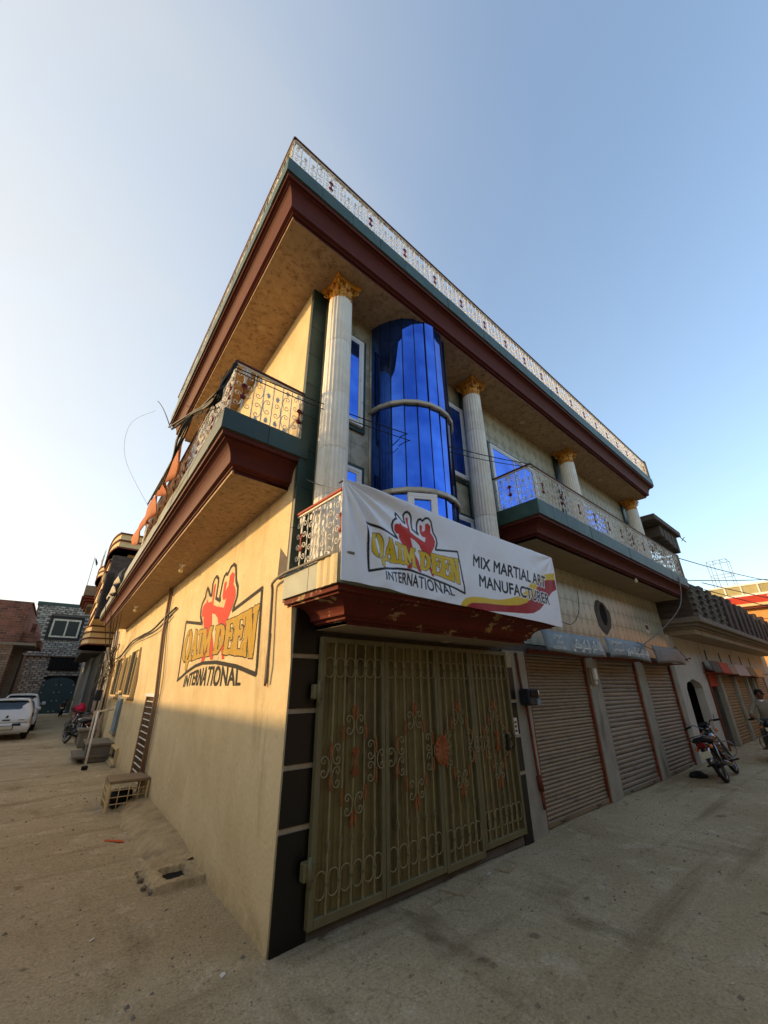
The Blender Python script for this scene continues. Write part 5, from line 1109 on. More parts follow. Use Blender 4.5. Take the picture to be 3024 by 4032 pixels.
# ------------------------------------------------------------------ motorbike (local: x forward, rear axle at x=-.6, front axle at x=.6)
def make_bike(label,body='bike_black',grp='motorbikes'):
    T=thing('motorbike',label,'motorbike',group=grp)
    def wheel(x):
        w=bpy.data.objects.new('wheel',None); COL.objects.link(w); w.parent=T; w.location=(x,0,.29)
        q=MB(); q.lathe([(.245,-.028),(.27,-.034),(.288,-.02),(.292,0),(.288,.02),(.27,.034),(.245,.028)],26,axis='y',closed=True); q.build('tyre','rubber',w)
        q=MB(); q.lathe([(.225,-.024),(.247,-.028),(.247,.028),(.225,.024)],26,axis='y',closed=True); q.build('rim','chrome',w)
        q=MB(); q.lathe([(0,-.06),(.05,-.06),(.055,-.03),(.055,.03),(.05,.06),(0,.06)],12,axis='y'); q.build('hub','metal_dark',w)
        q=MB()
        for k in range(18):
            a=2*PI*k/18; s=.03 if k%2 else -.03; q.tube([(.05*math.cos(a+.5),s,.05*math.sin(a+.5)),(.23*math.cos(a),0,.23*math.sin(a))],.0028,3,cap=False)
        q.build('spokes','chrome',w)
    wheel(-.6); wheel(.6)
    def part(nm,m,fn): q=MB(); fn(q); return q.build(nm,m,T)
    def fender(x,a0,a1,r=.325,w=.055):
        def f(q):
            n=12; rings=[]
            for i in range(n+1):
                a=a0+(a1-a0)*i/n; rings.append([(x+(r-.02*abs(s)**2*2)*math.cos(a),s*w,.29+(r-.05*s*s)*math.sin(a)) for s in (-1,-.5,0,.5,1)]+[(x+(r-.012-.05*s*s)*math.cos(a),s*w*.9,.29+(r-.012-.05*s*s)*math.sin(a)) for s in (1,.5,0,-.5,-1)])
            q.loft(rings)
        return f
    part('front_fender',body,fender(.6,.35,2.6)); part('rear_fender','chrome',fender(-.6,.6,3.0,.335,.065))
    for s in (-1,1):
        part('fork_leg','chrome',lambda q:q.tube([(.6,s*.075,.29),(.52,s*.085,.52),(.38,s*.085,.86)],[.022,.02,.019],8))
        part('shock_absorber','chrome',lambda q:q.tube([(-.6,s*.11,.31),(-.5,s*.12,.50),(-.45,s*.12,.64)],[.018,.03,.02],8))
        part('mirror_stalk','metal_dark',lambda q:q.tube([(.33,s*.26,.99),(.31,s*.30,1.08)],.006,5))
        part('rear_indicator','lamp_amber',lambda q:q.lathe([(0,-.035),(.028,-.03),(.036,0),(.028,.03),(0,.035)],10,(-.78,s*.13,.60),'x'))
        part('front_indicator','lamp_amber',lambda q:q.lathe([(0,-.035),(.028,-.03),(.036,0),(.028,.03),(0,.035)],10,(.46,s*.15,.80),'x'))
        part('foot_peg','rubber',lambda q:q.tube([(-.05,s*.12,.27),(-.05,s*.30,.27)],.016,6))
        part('side_cover',body,lambda q:q.prism([(-.34,.44),(-.10,.42),(-.06,.58),(-.16,.66),(-.36,.64)],s*.10,s*.135,'y'))
        part('grip','rubber',lambda q:q.tube([(.28,s*.24,.98),(.25,s*.36,.965)],.02,8))
    part('handlebar','chrome',lambda q:q.tube(spline([(.28,-.24,.98),(.31,-.17,.99),(.36,-.08,.90),(.37,0,.89),(.36,.08,.90),(.31,.17,.99),(.28,.24,.98)],4),.012,8))
    def tank(q):
        rings=[]
        for x,w,h,z in ((.30,.05,.05,.70),(.27,.10,.10,.70),(.14,.135,.13,.70),(-.02,.12,.11,.70),(-.12,.07,.06,.69),(-.14,.04,.03,.69)):
            rings.append([(x,w*math.cos(2*PI*k/16),z+h*(math.sin(2*PI*k/16) if math.sin(2*PI*k/16)>0 else .6*math.sin(2*PI*k/16))) for k in range(16)])
        q.loft(rings)
    part('tank',body,tank)
    def seat(q):
        rings=[]
        for x,w,z,h in ((-.10,.09,.68,.03),(-.06,.11,.70,.05),(-.30,.13,.69,.055),(-.55,.135,.72,.06),(-.78,.12,.74,.05),(-.84,.09,.74,.03)):
            rings.append([(x,w*math.copysign(abs(math.cos(2*PI*k/14))**.6,math.cos(2*PI*k/14)),z+h*math.copysign(abs(math.sin(2*PI*k/14))**.7,math.sin(2*PI*k/14))) for k in range(14)])
        q.loft(rings)
    part('seat','seat_black',seat)
    part('grab_rail','chrome',lambda q:q.tube(spline([(-.30,.15,.68),(-.60,.16,.72),(-.86,.13,.80),(-.92,0,.81),(-.86,-.13,.80),(-.60,-.16,.72),(-.30,-.15,.68)],4),.010,6))
    part('tail_cowl',body,lambda q:q.loft([[(x,w*math.cos(2*PI*k/12),z+h*math.sin(2*PI*k/12)) for k in range(12)] for x,w,z,h in ((-.5,.10,.63,.04),(-.75,.10,.65,.05),(-.86,.08,.66,.05))]))
    part('tail_lamp','lamp_red',lambda q:q.box(-.91,-.85,-.075,.075,.60,.70,.015)); part('number_plate','plate',lambda q:q.box(-.945,-.935,-.09,.09,.44,.55,.004))
    part('plate_bracket','metal_dark',lambda q:q.box(-.935,-.80,-.03,.03,.46,.60))
    part('headlamp','chrome',lambda q:q.lathe([(0,-.09),(.06,-.08),(.088,-.02),(.092,.04),(.085,.05)],16,(.47,0,.86),'x')); part('headlamp_lens','glass_dark',lambda q:q.lathe([(.086,.045),(.05,.062),(0,.066)],16,(.47,0,.86),'x'))
    part('front_plate','plate',lambda q:q.box(.58,.59,-.09,.09,.72,.80,.004)); part('speedometer','black_plastic',lambda q:q.box(.36,.44,-.09,.09,.93,1.0,.015))
    def eng(q):
        q.box(-.12,.20,-.11,.11,.22,.42,.03); q.tube([(.10,0,.38),(.26,0,.46)],.075,12)
        for k in range(5): c=Vector((.12,0,.39)).lerp(Vector((.26,0,.455)),k/4); q.lathe([(0,-.006),(.095,-.006),(.095,.006),(0,.006)],12,(c.x,c.y,c.z),'x')
    part('engine','metal_dark',eng)
    part('frame','metal_dark',lambda q:(q.tube([(.36,0,.82),(.20,0,.62),(-.40,0,.60),(-.80,0,.64)],.022,6),q.tube([(.36,0,.80),(.26,0,.40),(.15,0,.25),(-.15,0,.24)],.02,6),q.tube([(-.12,0,.62),(-.15,0,.24)],.02,6),[q.tube([(-.15,s*.08,.28),(-.6,s*.09,.29)],.018,6) for s in (-1,1)]))
    part('exhaust','chrome',lambda q:q.tube([(.25,-.08,.40),(.28,-.12,.28),(.15,-.14,.21),(-.2,-.15,.22),(-.35,-.16,.25),(-.80,-.17,.33)],[.017,.017,.017,.02,.036,.038],10))
    part('chain_guard',body,lambda q:q.prism([(-.66,.30),(-.1,.26),(-.1,.34),(-.62,.40)],.09,.105,'y'))
    part('side_stand','metal_dark',lambda q:q.tube([(-.02,.12,.22),(-.10,.26,.0)],.011,6)); part('leg_guard','chrome',lambda q:q.tube(spline([(.26,-.03,.60),(.30,-.26,.56),(.30,-.28,.36),(.22,-.05,.26),(.22,.05,.26),(.30,.28,.36),(.30,.26,.56),(.26,.03,.60)],4),.011,6))
    return T
def pose(o,p,yaw,lean=0,s=1.): o.location=p; o.rotation_mode='XYZ'; o.rotation_euler=(lean,0,yaw); o.scale=(s,s,s)
b0=make_bike('black motorbike with red tail lamp parked by the shutters on its stand')
# rear wheel toward the viewer, leaning on its stand
pose(b0,(9.62,-.86,.0),R_(3),R_(-19),1.0)
def bike(label,p,yaw,lean,s=1.):
    c=copy_tree(b0); c['label']=label; pose(c,p,yaw,lean,s); return c
bike('motorbike carrying the rider in a grey shirt',(12.75,-1.25,0),R_(190),R_(3),.95)
def lb(d,o): p=LPt(d,o,0); return (p.x,p.y,0)
bike('motorbike parked against the low concrete bench',lb(15.3,.72),PI/2+R_(14),R_(12))
bike('motorbike under the crimson cloth behind the bench',lb(17.4,.70),PI/2+R_(14),R_(12))
bike('motorbike standing alone before the teal arched gate',lb(35.5,.9),PI/2+R_(-10),R_(8),1.1)
def blob(n,r,m,label,p,cat,sc_):
    bm=bmesh.new(); bmesh.ops.create_icosphere(bm,subdivisions=3,radius=r)
    for v in bm.verts:
        k=1+.16*math.sin(v.co.x*17+1)+.14*math.sin(v.co.y*21+v.co.z*13); v.co=Vector((v.co.x*sc_[0]*k,v.co.y*sc_[1]*k,v.co.z*sc_[2]*k))
    me=bpy.data.meshes.new(n); bm.to_mesh(me); bm.free(); me.materials.append(MATS[m])
    for q in me.polygons: q.use_smooth=True
    fin(link(n,me,None,loc=p),label,cat)
blob('rag_heap',.2,'seat_black','heap of dark rags on the ground against the last shutter',(9.22,-.36,.03),'rags',(1.3,.7,.3))
blob('cloth_bundle',.26,'red_cloth','crimson cloth bundle lying on a parked motorbike',LPt(17.9,.62,.98),'cloth',(.8,1.3,.75))
# ------------------------------------------------------------------ cars (local: x right, y forward, rear at y=0)
def make_car(label,w=1.46,h=1.42,L=3.3,hatch=.18):
    T=thing('white_car',label,'car',group='white hatchback cars'); T.name='parked_car'
    hw=w/2
    #            y     sill  belt  roof  hw_s  hw_b  hw_r
    st=[(.00,.30,.60,.62,hw*.86,hw*.90,hw*.84),(.06,.24,.88,.93,hw*.93,hw*.95,hw*.86),(.16,.22,.92,1.20,hw*.98,hw*.985,hw*.78),(.34,.20,.93,h*.985,hw,hw,hw*.73),(.9,.19,.93,h,hw,hw,hw*.74),(1.7,.19,.92,h*.985,hw,hw,hw*.73),(2.15,.19,.90,1.18,hw,hw*.985,hw*.70),(2.55,.19,.88,.92,hw,hw*.96,hw*.80),(3.1,.22,.76,.78,hw*.95,hw*.9,hw*.8),(L,.30,.55,.58,hw*.8,hw*.8,hw*.75)]
    rings=[]
    for y,sl,be,ro,a,b_,c in st:
        half=[(a*.9,sl),(a,sl+.08),(b_*1.01,(sl+be)/2),(b_,be),((b_+c)/2+.01,(be+ro)/2),(c,ro-.03),(c*.8,ro),(0,ro+.012)]
        rings.append([(x,y,z) for x,z in half]+[(-x,y,z) for x,z in half[::-1][1:]])
    q=MB(); q.smooth=True; q.loft(rings,smooth=True); bdy=q.build('body','car_white',T)
    m=bdy.modifiers.new('s','SUBSURF'); m.levels=m.render_levels=2
    def part(nm,m,fn,par=T): q=MB(); fn(q); return q.build(nm,m,par)
    def patch(q,pts,n=8,th=.012):
        """rounded quad patch: four corners, bulge along outward normal"""
        P=[Vector(p) for p in pts]; nrm=(P[1]-P[0]).cross(P[3]-P[0]).normalized(); vs=[]
        for j in range(n+1):
            for i in range(n+1):
                u,v=i/n,j/n; uu=.5+(u-.5)*(1-.06*(2*v-1)**4); p=(P[0]*(1-uu)+P[1]*uu)*(1-v)+(P[3]*(1-uu)+P[2]*uu)*v; vs.append(p+nrm*(th*(1-(2*u-1)**4)*(1-(2*v-1)**4)+.004))
        q.add(vs,[(j*(n+1)+i,j*(n+1)+i+1,(j+1)*(n+1)+i+1,(j+1)*(n+1)+i) for j in range(n) for i in range(n)],smooth=True)
    part('rear_window','car_glass',lambda q:patch(q,[(-hw*.80,.10,.97),(hw*.80,.10,.97),(hw*.66,.275,h-.09),(-hw*.66,.275,h-.09)],8,.035))
    part('spoiler','car_white',lambda q:q.box(-hw*.62,hw*.62,.17,.34,h-.065,h-.028,.012)); part('stop_lamp','plate',lambda q:q.box(-.10,.10,.165,.19,h-.085,h-.065,.003))
    part('bumper','car_white',lambda q:q.loft([[(x,y-.10*(1-(abs(x)/hw)**3)+.02,z) for x in [hw*(-.97+1.94*i/12) for i in range(13)]] for y,z in ((.10,.24),(.035,.28),(.02,.40),(.03,.54),(.09,.58))],cap=False,close=False,smooth=True))
    part('bumper_slot','black_plastic',lambda q:q.box(hw*.28,hw*.62,-.06,.0,.48,.56,.008)); part('bumper_slot','black_plastic',lambda q:q.box(-hw*.62,-hw*.28,-.06,.0,.48,.56,.008))
    part('plate_recess','black_plastic',lambda q:q.box(-.26,.26,-.085,-.02,.355,.495,.006)); part('number_plate','plate',lambda q:q.box(-.235,.235,-.094,-.084,.37,.48,.006))
    pl=bpy.data.objects.new('x',None); bpy.data.objects.remove(pl)
    part('badge','chrome',lambda q:q.prism([(-.045,.80),(0,.84),(.045,.82),(.02,.79),(.045,.77),(0,.74),(-.045,.76),(-.02,.79)],-.0,.03,'y')); part('hatch_handle','black_plastic',lambda q:q.box(-.11,.11,-.005,.05,.655,.70,.01))
    part('hatch_seam','dark_line',lambda q:q.box(-hw*.86,hw*.86,-.004,.03,.585,.592)); part('model_letters','chrome',lambda q:[q.box(hw*.48+.03*i,hw*.48+.03*i+.02,.0,.035,.665,.69) for i in range(6)])
    for s in (-1,1):
        part('tail_lamp','lamp_red',lambda q:q.loft([[(s*hw*a,y,z) for a,y,z in ((.80,.07,zz),(.97,.10,zz),(1.0,.26,zz),(.86,.26,zz))] for zz in (.66,.90)],smooth=False))
        part('side_window','car_glass',lambda q:patch(q,[(s*hw*.985,.50,.96),(s*hw*.985,1.95,.95),(s*hw*.80,1.65,h-.11),(s*hw*.80,.55,h-.10)][::(1 if s>0 else -1)],6,.01))
        part('door_mirror','car_white',lambda q:q.box(s*hw*1.0 if s>0 else s*hw*1.0-.16,s*hw*1.0+.16 if s>0 else s*hw,1.90,2.0,.92,1.05,.03))
        for y in (.55,2.65):
            wl=bpy.data.objects.new('wheel',None); COL.objects.link(wl); wl.parent=T; wl.location=(s*(hw-.09),y,.27)
            part('tyre','rubber',lambda q:q.lathe([(.17,-.075),(.25,-.08),(.268,-.05),(.27,0),(.268,.05),(.25,.08),(.17,.075)],24,axis='x',closed=True),wl); part('rim','chrome',lambda q:q.lathe([(0,.055*s),(.06,.06*s),(.17,.04*s),(.17,-.04*s)],16,axis='x'),wl)
        part('mud_flap','rubber',lambda q:q.box(s*hw*.70,s*hw*.92,.24,.26,.10,.26))
    return T
c0=make_car('white hatchback with number plate parked in the narrow side street')
def put_car(o,d,oc,yaw=0): p=LPt(d,oc,0); o.location=(p.x,p.y,0); o.rotation_euler=(0,0,TL+PI/2+PI+yaw)
put_car(c0,18.2,2.78,R_(180)); 
c1=copy_tree(c0); c1['label']='second white hatchback parked in front of the first one'; put_car(c1,22.4,2.72,R_(180)); c1.scale=(1.02,1.02,1.10)
# plate lettering on the first car
# ------------------------------------------------------------------ rider
def rider():
    T=thing('person','man in a grey long shirt riding a motorbike towards the shops','person',(12.75,-1.25,0),R_(190))
    s=.95
    V={};E=[]
    def v(n,p,r): V[n]=(len(V),tuple(c*s for c in p),r*s)
    v('pel',(-.30,0,.84),.15); v('bel',(-.27,0,1.00),.145); v('che',(-.22,0,1.18),.16); v('sh',(-.20,0,1.32),.11); v('nk',(-.19,0,1.41),.055); v('hd0',(-.17,0,1.47),.075); v('hd',(-.16,0,1.55),.10); v('hd2',(-.165,0,1.63),.075)
    for k,sd in (('l',1),('r',-1)):
        v('s'+k,(-.20,sd*.19,1.30),.075); v('e'+k,(-.02,sd*.30,1.10),.052); v('w'+k,(.20,sd*.31,1.02),.036); v('h'+k,(.265,sd*.31,1.00),.04)
        v('hp'+k,(-.28,sd*.10,.80),.11); v('kn'+k,(.08,sd*.17,.66),.075); v('an'+k,(-.04,sd*.19,.33),.05); v('ft'+k,(.10,sd*.20,.29),.04)
        E+= [('sh','s'+k),('s'+k,'e'+k),('e'+k,'w'+k),('w'+k,'h'+k),('pel','hp'+k),('hp'+k,'kn'+k),('kn'+k,'an'+k),('an'+k,'ft'+k)]
    E+=[('pel','bel'),('bel','che'),('che','sh'),('sh','nk'),('nk','hd0'),('hd0','hd'),('hd','hd2')]
    me=bpy.data.meshes.new('body'); me.from_pydata([a[1] for a in V.values()],[(V[a][0],V[b_][0]) for a,b_ in E],[]); o=link('body',me,T)
    for mm in ('skin','shirt','trouser'): me.materials.append(MATS[mm])
    o.modifiers.new('skin','SKIN').use_smooth_shade=True
    sv=me.skin_vertices[0].data
    for a in V.values(): sv[a[0]].radius=(a[2],a[2]); sv[a[0]].use_root=(a[0]==0)
    o.modifiers.new('sub','SUBSURF').levels=2
    dg=bpy.context.evaluated_depsgraph_get(); ev=o.evaluated_get(dg); nm=bpy.data.meshes.new_from_object(ev); o.modifiers.clear(); o.data=nm
    nm.materials.clear()
    for mm in ('skin','shirt','trouser'): nm.materials.append(MATS[mm])
    for p in nm.polygons:
        c=p.center/s; x,y,z=c; p.use_smooth=True
        p.material_index=0 if z>1.395 else (1 if (z>.86 and not (x>.13 and abs(y)>.2)) else (0 if (x>.13 and abs(y)>.2 and z>.9) else (2 if z>.36 else 0)))
    q=MB(); q.smooth=True
    q.lathe([(.0,.090),(.05,.084),(.082,.055),(.096,.0),(.094,-.05)],18,(-.178*s,0,1.590*s)); h=q.build('hair','hair',T)
    for v_ in h.data.vertices:
        if v_.co.x>-.10*s and v_.co.z<1.60*s: v_.co.z=1.605*s
    q=MB(); q.loft([[((-.195+.072*math.cos(a)*k)*s,.075*k*math.sin(a)*s,z*s) for a in [2*PI*i/12 for i in range(12)]] for z,k in ((1.365,1.15),(1.42,.98))],cap=False); q.build('collar','frame_white',T)
    q=MB(); q.tube([(-.065*s,0,1.575*s),(-.035*s,0,1.535*s),(-.05*s,0,1.52*s)],.014*s,6); q.build('nose','skin',T)
    for sd in (-1,1):
        q=MB(); q.lathe([(0,-.012),(.011,-.006),(.013,0),(.011,.006),(0,.012)],8,(-.072*s,sd*.038*s,1.572*s),'x'); q.build('eye','hair',T)
        q=MB(); q.lathe([(0,-.01),(.022,-.006),(.026,0),(.022,.006),(0,.01)],8,(-.165*s,sd*.102*s,1.55*s),'y'); q.build('ear','skin',T)
        for k in range(4):
            q=MB(); x0=.255-.018*k; q.tube([(x0*s,sd*.33*s-sd*.0,1.02*s),((x0+.045)*s,sd*.335*s,1.025*s),((x0+.058)*s,sd*.335*s,1.0*s),((x0+.04)*s,sd*.335*s,.985*s)] if False else [(.24*s,sd*(.275+.022*k)*s,1.03*s),(.30*s,sd*(.275+.022*k)*s,1.035*s),(.325*s,sd*(.275+.022*k)*s,1.005*s),(.305*s,sd*(.275+.022*k)*s,.985*s)],.011*s,6); q.build('finger','skin',T)
        q=MB(); q.tube([(.235*s,sd*.27*s,1.01*s),(.275*s,sd*.255*s,.99*s),(.305*s,sd*.262*s,.985*s)],.012*s,6); q.build('thumb','skin',T)
    q=MB(); q.tube([(-.068*s,-.03*s,1.497*s),(-.06*s,0,1.494*s),(-.068*s,.03*s,1.497*s)],.007*s,5); q.build('mouth','brown_trim',T)
rider()
# ------------------------------------------------------------------ striped house next along the side street
def lb_(q,d0,d1,o0,o1,z0,z1,bv=0): q.box(-d1,-d0,-o1,-o0,z0,z1,bv); return q
H=ltool('striped_house','cream and red striped house with brick end wall next along the side street','house')
def hp(nm,m,*a,bv=0): q=MB(); lb_(q,*a,bv=bv); return q.build(nm,m,H)
hp('wall','plaster',15,27,-6,.0,0,4.4); 
for d in (15.6,16.5,17.4): hp('door_edge','brown_trim',d,d+.14,.0,.04,.2,2.6)
hp('doorway','dark_void',18.8,20.4,.0,.02,0,2.2); hp('shop_front','concrete_dark',20.5,27,.0,.25,0,3.3)
bw=hp('brick_wall','brickwork_dark',16.0,16.25,-2,1.0,4.3,6.85)
hp('brick_step','brickwork_dark',16.0,16.6,.75,1.06,4.3,6.1)
hp('front','cream_trim',16.3,23,-3,1.04,4.4,6.75)
for z in (4.6,5.35,6.1,6.6): hp('stripe','brown_trim',16.2,23,.9,1.10,z,z+.10)
for z in (4.95,5.8): hp('bracket','cream_trim',16.2,16.9,.9,1.14,z,z+.3,bv=.04)
def bal(d0,d1,o,z0,z1,n=3,dep=2.):
    q=MB(); pts=[]
    for i in range(13):
        t=i/12; pts.append((-d0-(d1-d0)*t,-(o-.16*(2*t-1)**4+.05*math.sin(PI*t))))
    pts=[(-d0,dep)]+pts+[(-d1,dep)]; h=z1-z0
    q.prism(pts,z0,z1,'z'); p=q.build('balcony','cream_trim',H)
    for k in range(n):
        zz=z0+h*(k+.0)/n+(.0 if k else 0); q=MB(); c=(-(d0+d1)/2,.3)
        q.prism([(c[0]+(x-c[0])*1.03,y-(.045 if y<0 else 0)) for x,y in pts],zz,zz+.06,'z'); q.build('stripe','brown_trim',p)
    q=MB(); q.prism([(c[0]+(x-c[0])*1.03,y-(.045 if y<0 else 0)) for x,y in pts],z1,z1+.05,'z'); q.build('coping','brown_trim',p)
bal(15.8,20.5,1.08,7.12,7.75,2); bal(20.5,23.5,1.2,6.9,7.4,2)
hp('roof_room','cream_trim',16.6,20,-3,.45,6.85,7.12)
bal(19.5,23.0,1.10,3.55,4.35,3)
for k in range(9): q=MB(); d=21+random.uniform(-1,1.5); q.tube([(-d,-1.22,7.3),(-d-.02,-1.24+random.uniform(-.03,.03),8.1+random.uniform(-.2,.2))],.010,4); q.build('rebar','wire_grey',H)
# next house with the parapet box and flag
H2=ltool('flag_house','grey parapet house with stepped red mouldings beyond the striped house','house')
def hp2(nm,m,*a,bv=0): q=MB(); lb_(q,*a,bv=bv); return q.build(nm,m,H2)
hp2('wall','plaster_white',27,38,-6,.35,0,6.2); hp2('balcony','concrete',24,27.5,.2,1.62,6.5,7.05,bv=.02); hp2('parapet','concrete_dark',23.9,25.5,.2,1.15,7.05,7.25)
for k in range(3): hp2('moulding','brown_trim',24.05+.1*k,27.4,.2,1.66-.12*k,6.36-.14*k,6.46-.14*k,bv=.01)
hp2('balcony_soffit','concrete',24.3,27.4,.2,1.30,5.95,6.10); hp2('wall_front','orange_wall',27,33,.3,.75,3.6,6.0); hp2('ledge','concrete',23.2,28,.0,.75,4.45,4.6,bv=.02); hp2('lower_ledge','concrete_dark',23.5,33,.0,1.0,3.45,3.62,bv=.02)
for k in range(4): hp2('stripe','brown_trim',28,33,.3,.80,3.75+.55*k,3.85+.55*k)
F=thing('flag','small green flag on a thin leaning pole above the parapet box','flag',LPt(24.2,1.58,7.05),TL)
q=MB(); q.tube([(0,0,0),(-.1,-.02,1.7)],.018,6); q.build('pole','wire_grey',F)
q=MB(); q.smooth=True; vs=[]
for i in range(7):
    for j in range(5): t=i/6; vs.append((-.07-.02*t+.05*math.sin(j*1.7+i*.6),.03+.16*t*(1-.2*j/4)+.02*math.sin(j*2),1.66-.16*j/4*(1+t)-.28*t))
q.add(vs,[(i*5+j,i*5+j+1,(i+1)*5+j+1,(i+1)*5+j) for i in range(6) for j in range(4)]); o=q.build('cloth','green_dark',F); o.modifiers.new('t','SOLIDIFY').thickness=.006
# ------------------------------------------------------------------ stone clad house closing the street (d = 40)
E=thing('stone_clad_house','grey stone clad house with teal arched gate closing the side street','house',LPt(40,0,0),TL+PI/2)
# local x = out (towards the left of the picture is +out -> -x), local y = away from viewer
def ep(nm,m,o0,o1,z0,z1,y0,y1,par=E,bv=0): q=MB(); q.box(-o1,-o0,y0,y1,z0,z1,bv); return q.build(nm,m,par)
ew=ep('lower_wall','mortar',-3,7,0,4.15,.25,5); eu=ep('upper_wall','mortar',-3,4.38,4.15,8.15,.0,5); ep('coping','green_dark',-3.05,4.45,8.15,8.42,-.08,5); ep('side_return','mortar',4.4,9,4.1,6.5,1.5,5)
sm=MB().box(-.185,.185,-.05,.0,-.075,.075,.012).mesh('stone','concrete')
mat('stone_pale',(150,146,136),.9,.2,5,.5,30,rgb2=(96,92,86),mask=(.5,.65),mscale=4,rnd=.28)
sm.materials.clear(); sm.materials.append(MATS['stone_pale']); nst=0; rest=MB()
def stones(par,o0,o1,z0,z1,y,skip):
    global nst
    z=z0; r=0
    while z<z1-.08:
        x=o0+(.2 if r%2 else 0)
        while x<o1:
            if not skip(x,z):
                p=(-x,y+random.uniform(-.03,.012),z+.08)
                if nst<300: link('stone',sm,par,loc=p,rot=(random.uniform(-.25,.1),0,random.uniform(-.05,.05)),scale=(random.uniform(.8,1.06),1,random.uniform(.85,1.02))); nst+=1
                else: rest.box(p[0]-.18,p[0]+.18,p[1]-.05,p[1],p[2]-.072,p[2]+.072)
            x+=.4
        z+=.165; r+=1
stones(eu,.9,4.3,4.2,8.1,.0,lambda x,z:(.95<x<3.35 and 5.4<z<7.4)); stones(ew,2.55,4.9,0,4.1,.25,lambda x,z:False); stones(ew,.2,2.55,2.75,4.1,.25,lambda x,z:.4<x<2.6 and 3.05<z<4.1)
o=rest.build('stones','stone_pale',E); fin(o,kind='stuff')
wn=bpy.data.objects.new('window',None); COL.objects.link(wn); wn.parent=E
for r in ((1.0,3.3,5.45,5.62),(1.0,3.3,7.2,7.36),(1.0,1.12,5.62,7.2),(3.18,3.3,5.62,7.2)): ep('surround','dark_line',*r,-.14,.02,wn)
for r in ((1.18,3.10,5.66,5.78),(1.18,3.10,6.98,7.12),(1.18,1.30,5.78,6.98),(2.98,3.10,5.78,6.98),(2.06,2.16,5.78,6.98)): ep('frame','frame_alu',*r,-.10,.0,wn)
ep('pane','glass_dark',1.3,2.06,5.78,6.98,-.04,-.02,wn); ep('pane','glass_dark',2.16,2.98,5.78,6.98,-.045,-.025,wn)
ep('grille_window','dark_void',.5,2.5,3.15,4.12,.12,.26)
for k in range(10): ep('grille_bar','metal_dark',.55+.2*k,.58+.2*k,3.15,4.12,.08,.12)
TG=thing('arched_gate','teal double gate with arched top and round studs','gate',LPt(40,0,0),TL+PI/2)
for (a,b_) in ((.36,1.47),(1.49,2.60)):
    pl=[(-b_,0),(-a,0)]; n=8
    for i in range(n+1):
        x=a+(b_-a)*i/n; u=abs(x-1.48)/1.12; pl.append((-x,2.0+.62*math.sqrt(max(0,1-u*u))))
    q=MB(); q.prism(pl,.16,.22,'y'); q.build('leaf','teal_gate',TG)
    for zz in (.15,.9,1.5,2.05):
        for x in (a+.15,b_-.15): q=MB(); q.lathe([(.05,0),(.035,-.025),(0,-.03)],10,(-x,.16,zz),'y'); q.build('stud','wire_grey',TG)
q=MB(); q.box(-2.6,-.36,.22,.26,2.0,2.72); q.build('lattice','dark_void',TG)
# ------------------------------------------------------------------ brick house on the opposite side
K=ltool('brick_house','unplastered red brick house on the opposite side of the side street','house')
def kp(nm,m,*a,bv=0): q=MB(); lb_(q,*a,bv=bv); return q.build(nm,m,K)
kp('wall','brickwork_old',25,38,3.86,10,0,3.9); kp('upper_wall','brickwork',25,32,3.68,10,3.9,5.95); kp('parapet','brickwork',25,30,3.62,10,5.95,6.02); kp('rear_wall','brickwork',30,38,3.45,10,4.6,5.5)
kp('corbel','brickwork',25.2,29,3.05,3.9,4.0,4.5); kp('corbel','brickwork',26.5,29.5,2.85,3.9,3.85,4.2); kp('lintel','concrete',24.9,28,3.0,4.4,3.82,3.95); kp('jamb','concrete',27,27.4,3.55,3.9,0,3.85); kp('doorway','dark_void',27.4,30,3.6,3.88,0,3.6); kp('door_canopy','rust',24.6,25.2,4.1,4.9,1.85,1.95)
# ------------------------------------------------------------------ right hand neighbour: whitewashed wall, arch, shops, brick parapet
N_=thing('parapet_shops','old shop row with arched doorway and raw brick parapet','building')
def np_(nm,m,x0,x1,y0,y1,z0,z1,bv=0,par=N_): q=MB(); q.box(x0,x1,y0,y1,z0,z1,bv); return q.build(nm,m,par)
# wall with arch opening
ap=[(11.05,-.1),(11.65,-.1),(11.65,1.62),(11.8,1.76),(12.42,1.86),(13.05,1.76),(13.2,1.62),(13.2,-.1),(13.95,-.1),(13.95,2.95),(11.05,2.95)]
q=MB(); q.prism(ap,.0,.2,'y'); q.build('wall','plaster_white',N_)
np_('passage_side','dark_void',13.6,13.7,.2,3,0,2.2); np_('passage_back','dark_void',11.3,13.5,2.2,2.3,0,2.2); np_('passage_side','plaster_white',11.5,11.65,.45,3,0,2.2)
np_('wall_above','plaster_white',13.95,26,.0,.45,2.12,2.95); np_('edge_trim','rust',13.95,14.03,-.04,.3,0,2.35)
for x in (14.6,16.4,18.0,19.7,21.5): np_('wall_slit','dark_void',x,x+.10,-.012,.01,2.42,2.72)
np_('open_shop','dark_void',14.03,15.35,.9,.95,0,2.2); np_('shop_side','concrete_dark',15.25,15.4,.1,.9,0,2.15); np_('shop_shelf','concrete',14.5,15.3,.3,.9,1.1,1.16)
for x in (15.35,17.55,19.6,20.9): np_('pier','pillar',x,x+.28,-.03,.3,0,2.15,.012)
np_('door_recess','concrete_dark',19.9,20.9,.2,.3,0,2.15); np_('far_wall','plaster_white',21.2,26,.0,.3,0,2.15)
np_('slab','concrete',11.12,25,-.86,.2,3.20,3.34,.012); np_('slab_step','concrete',11.2,25,-.76,.2,3.12,3.20,.01); np_('slab_step','concrete',11.28,25,-.68,.2,3.06,3.12,.01); np_('soffit','soffit_plain',11.35,25,-.62,.1,2.93,3.06)
np_('upper_mass','concrete_dark',11.1,25,.3,8,2.95,4.1)
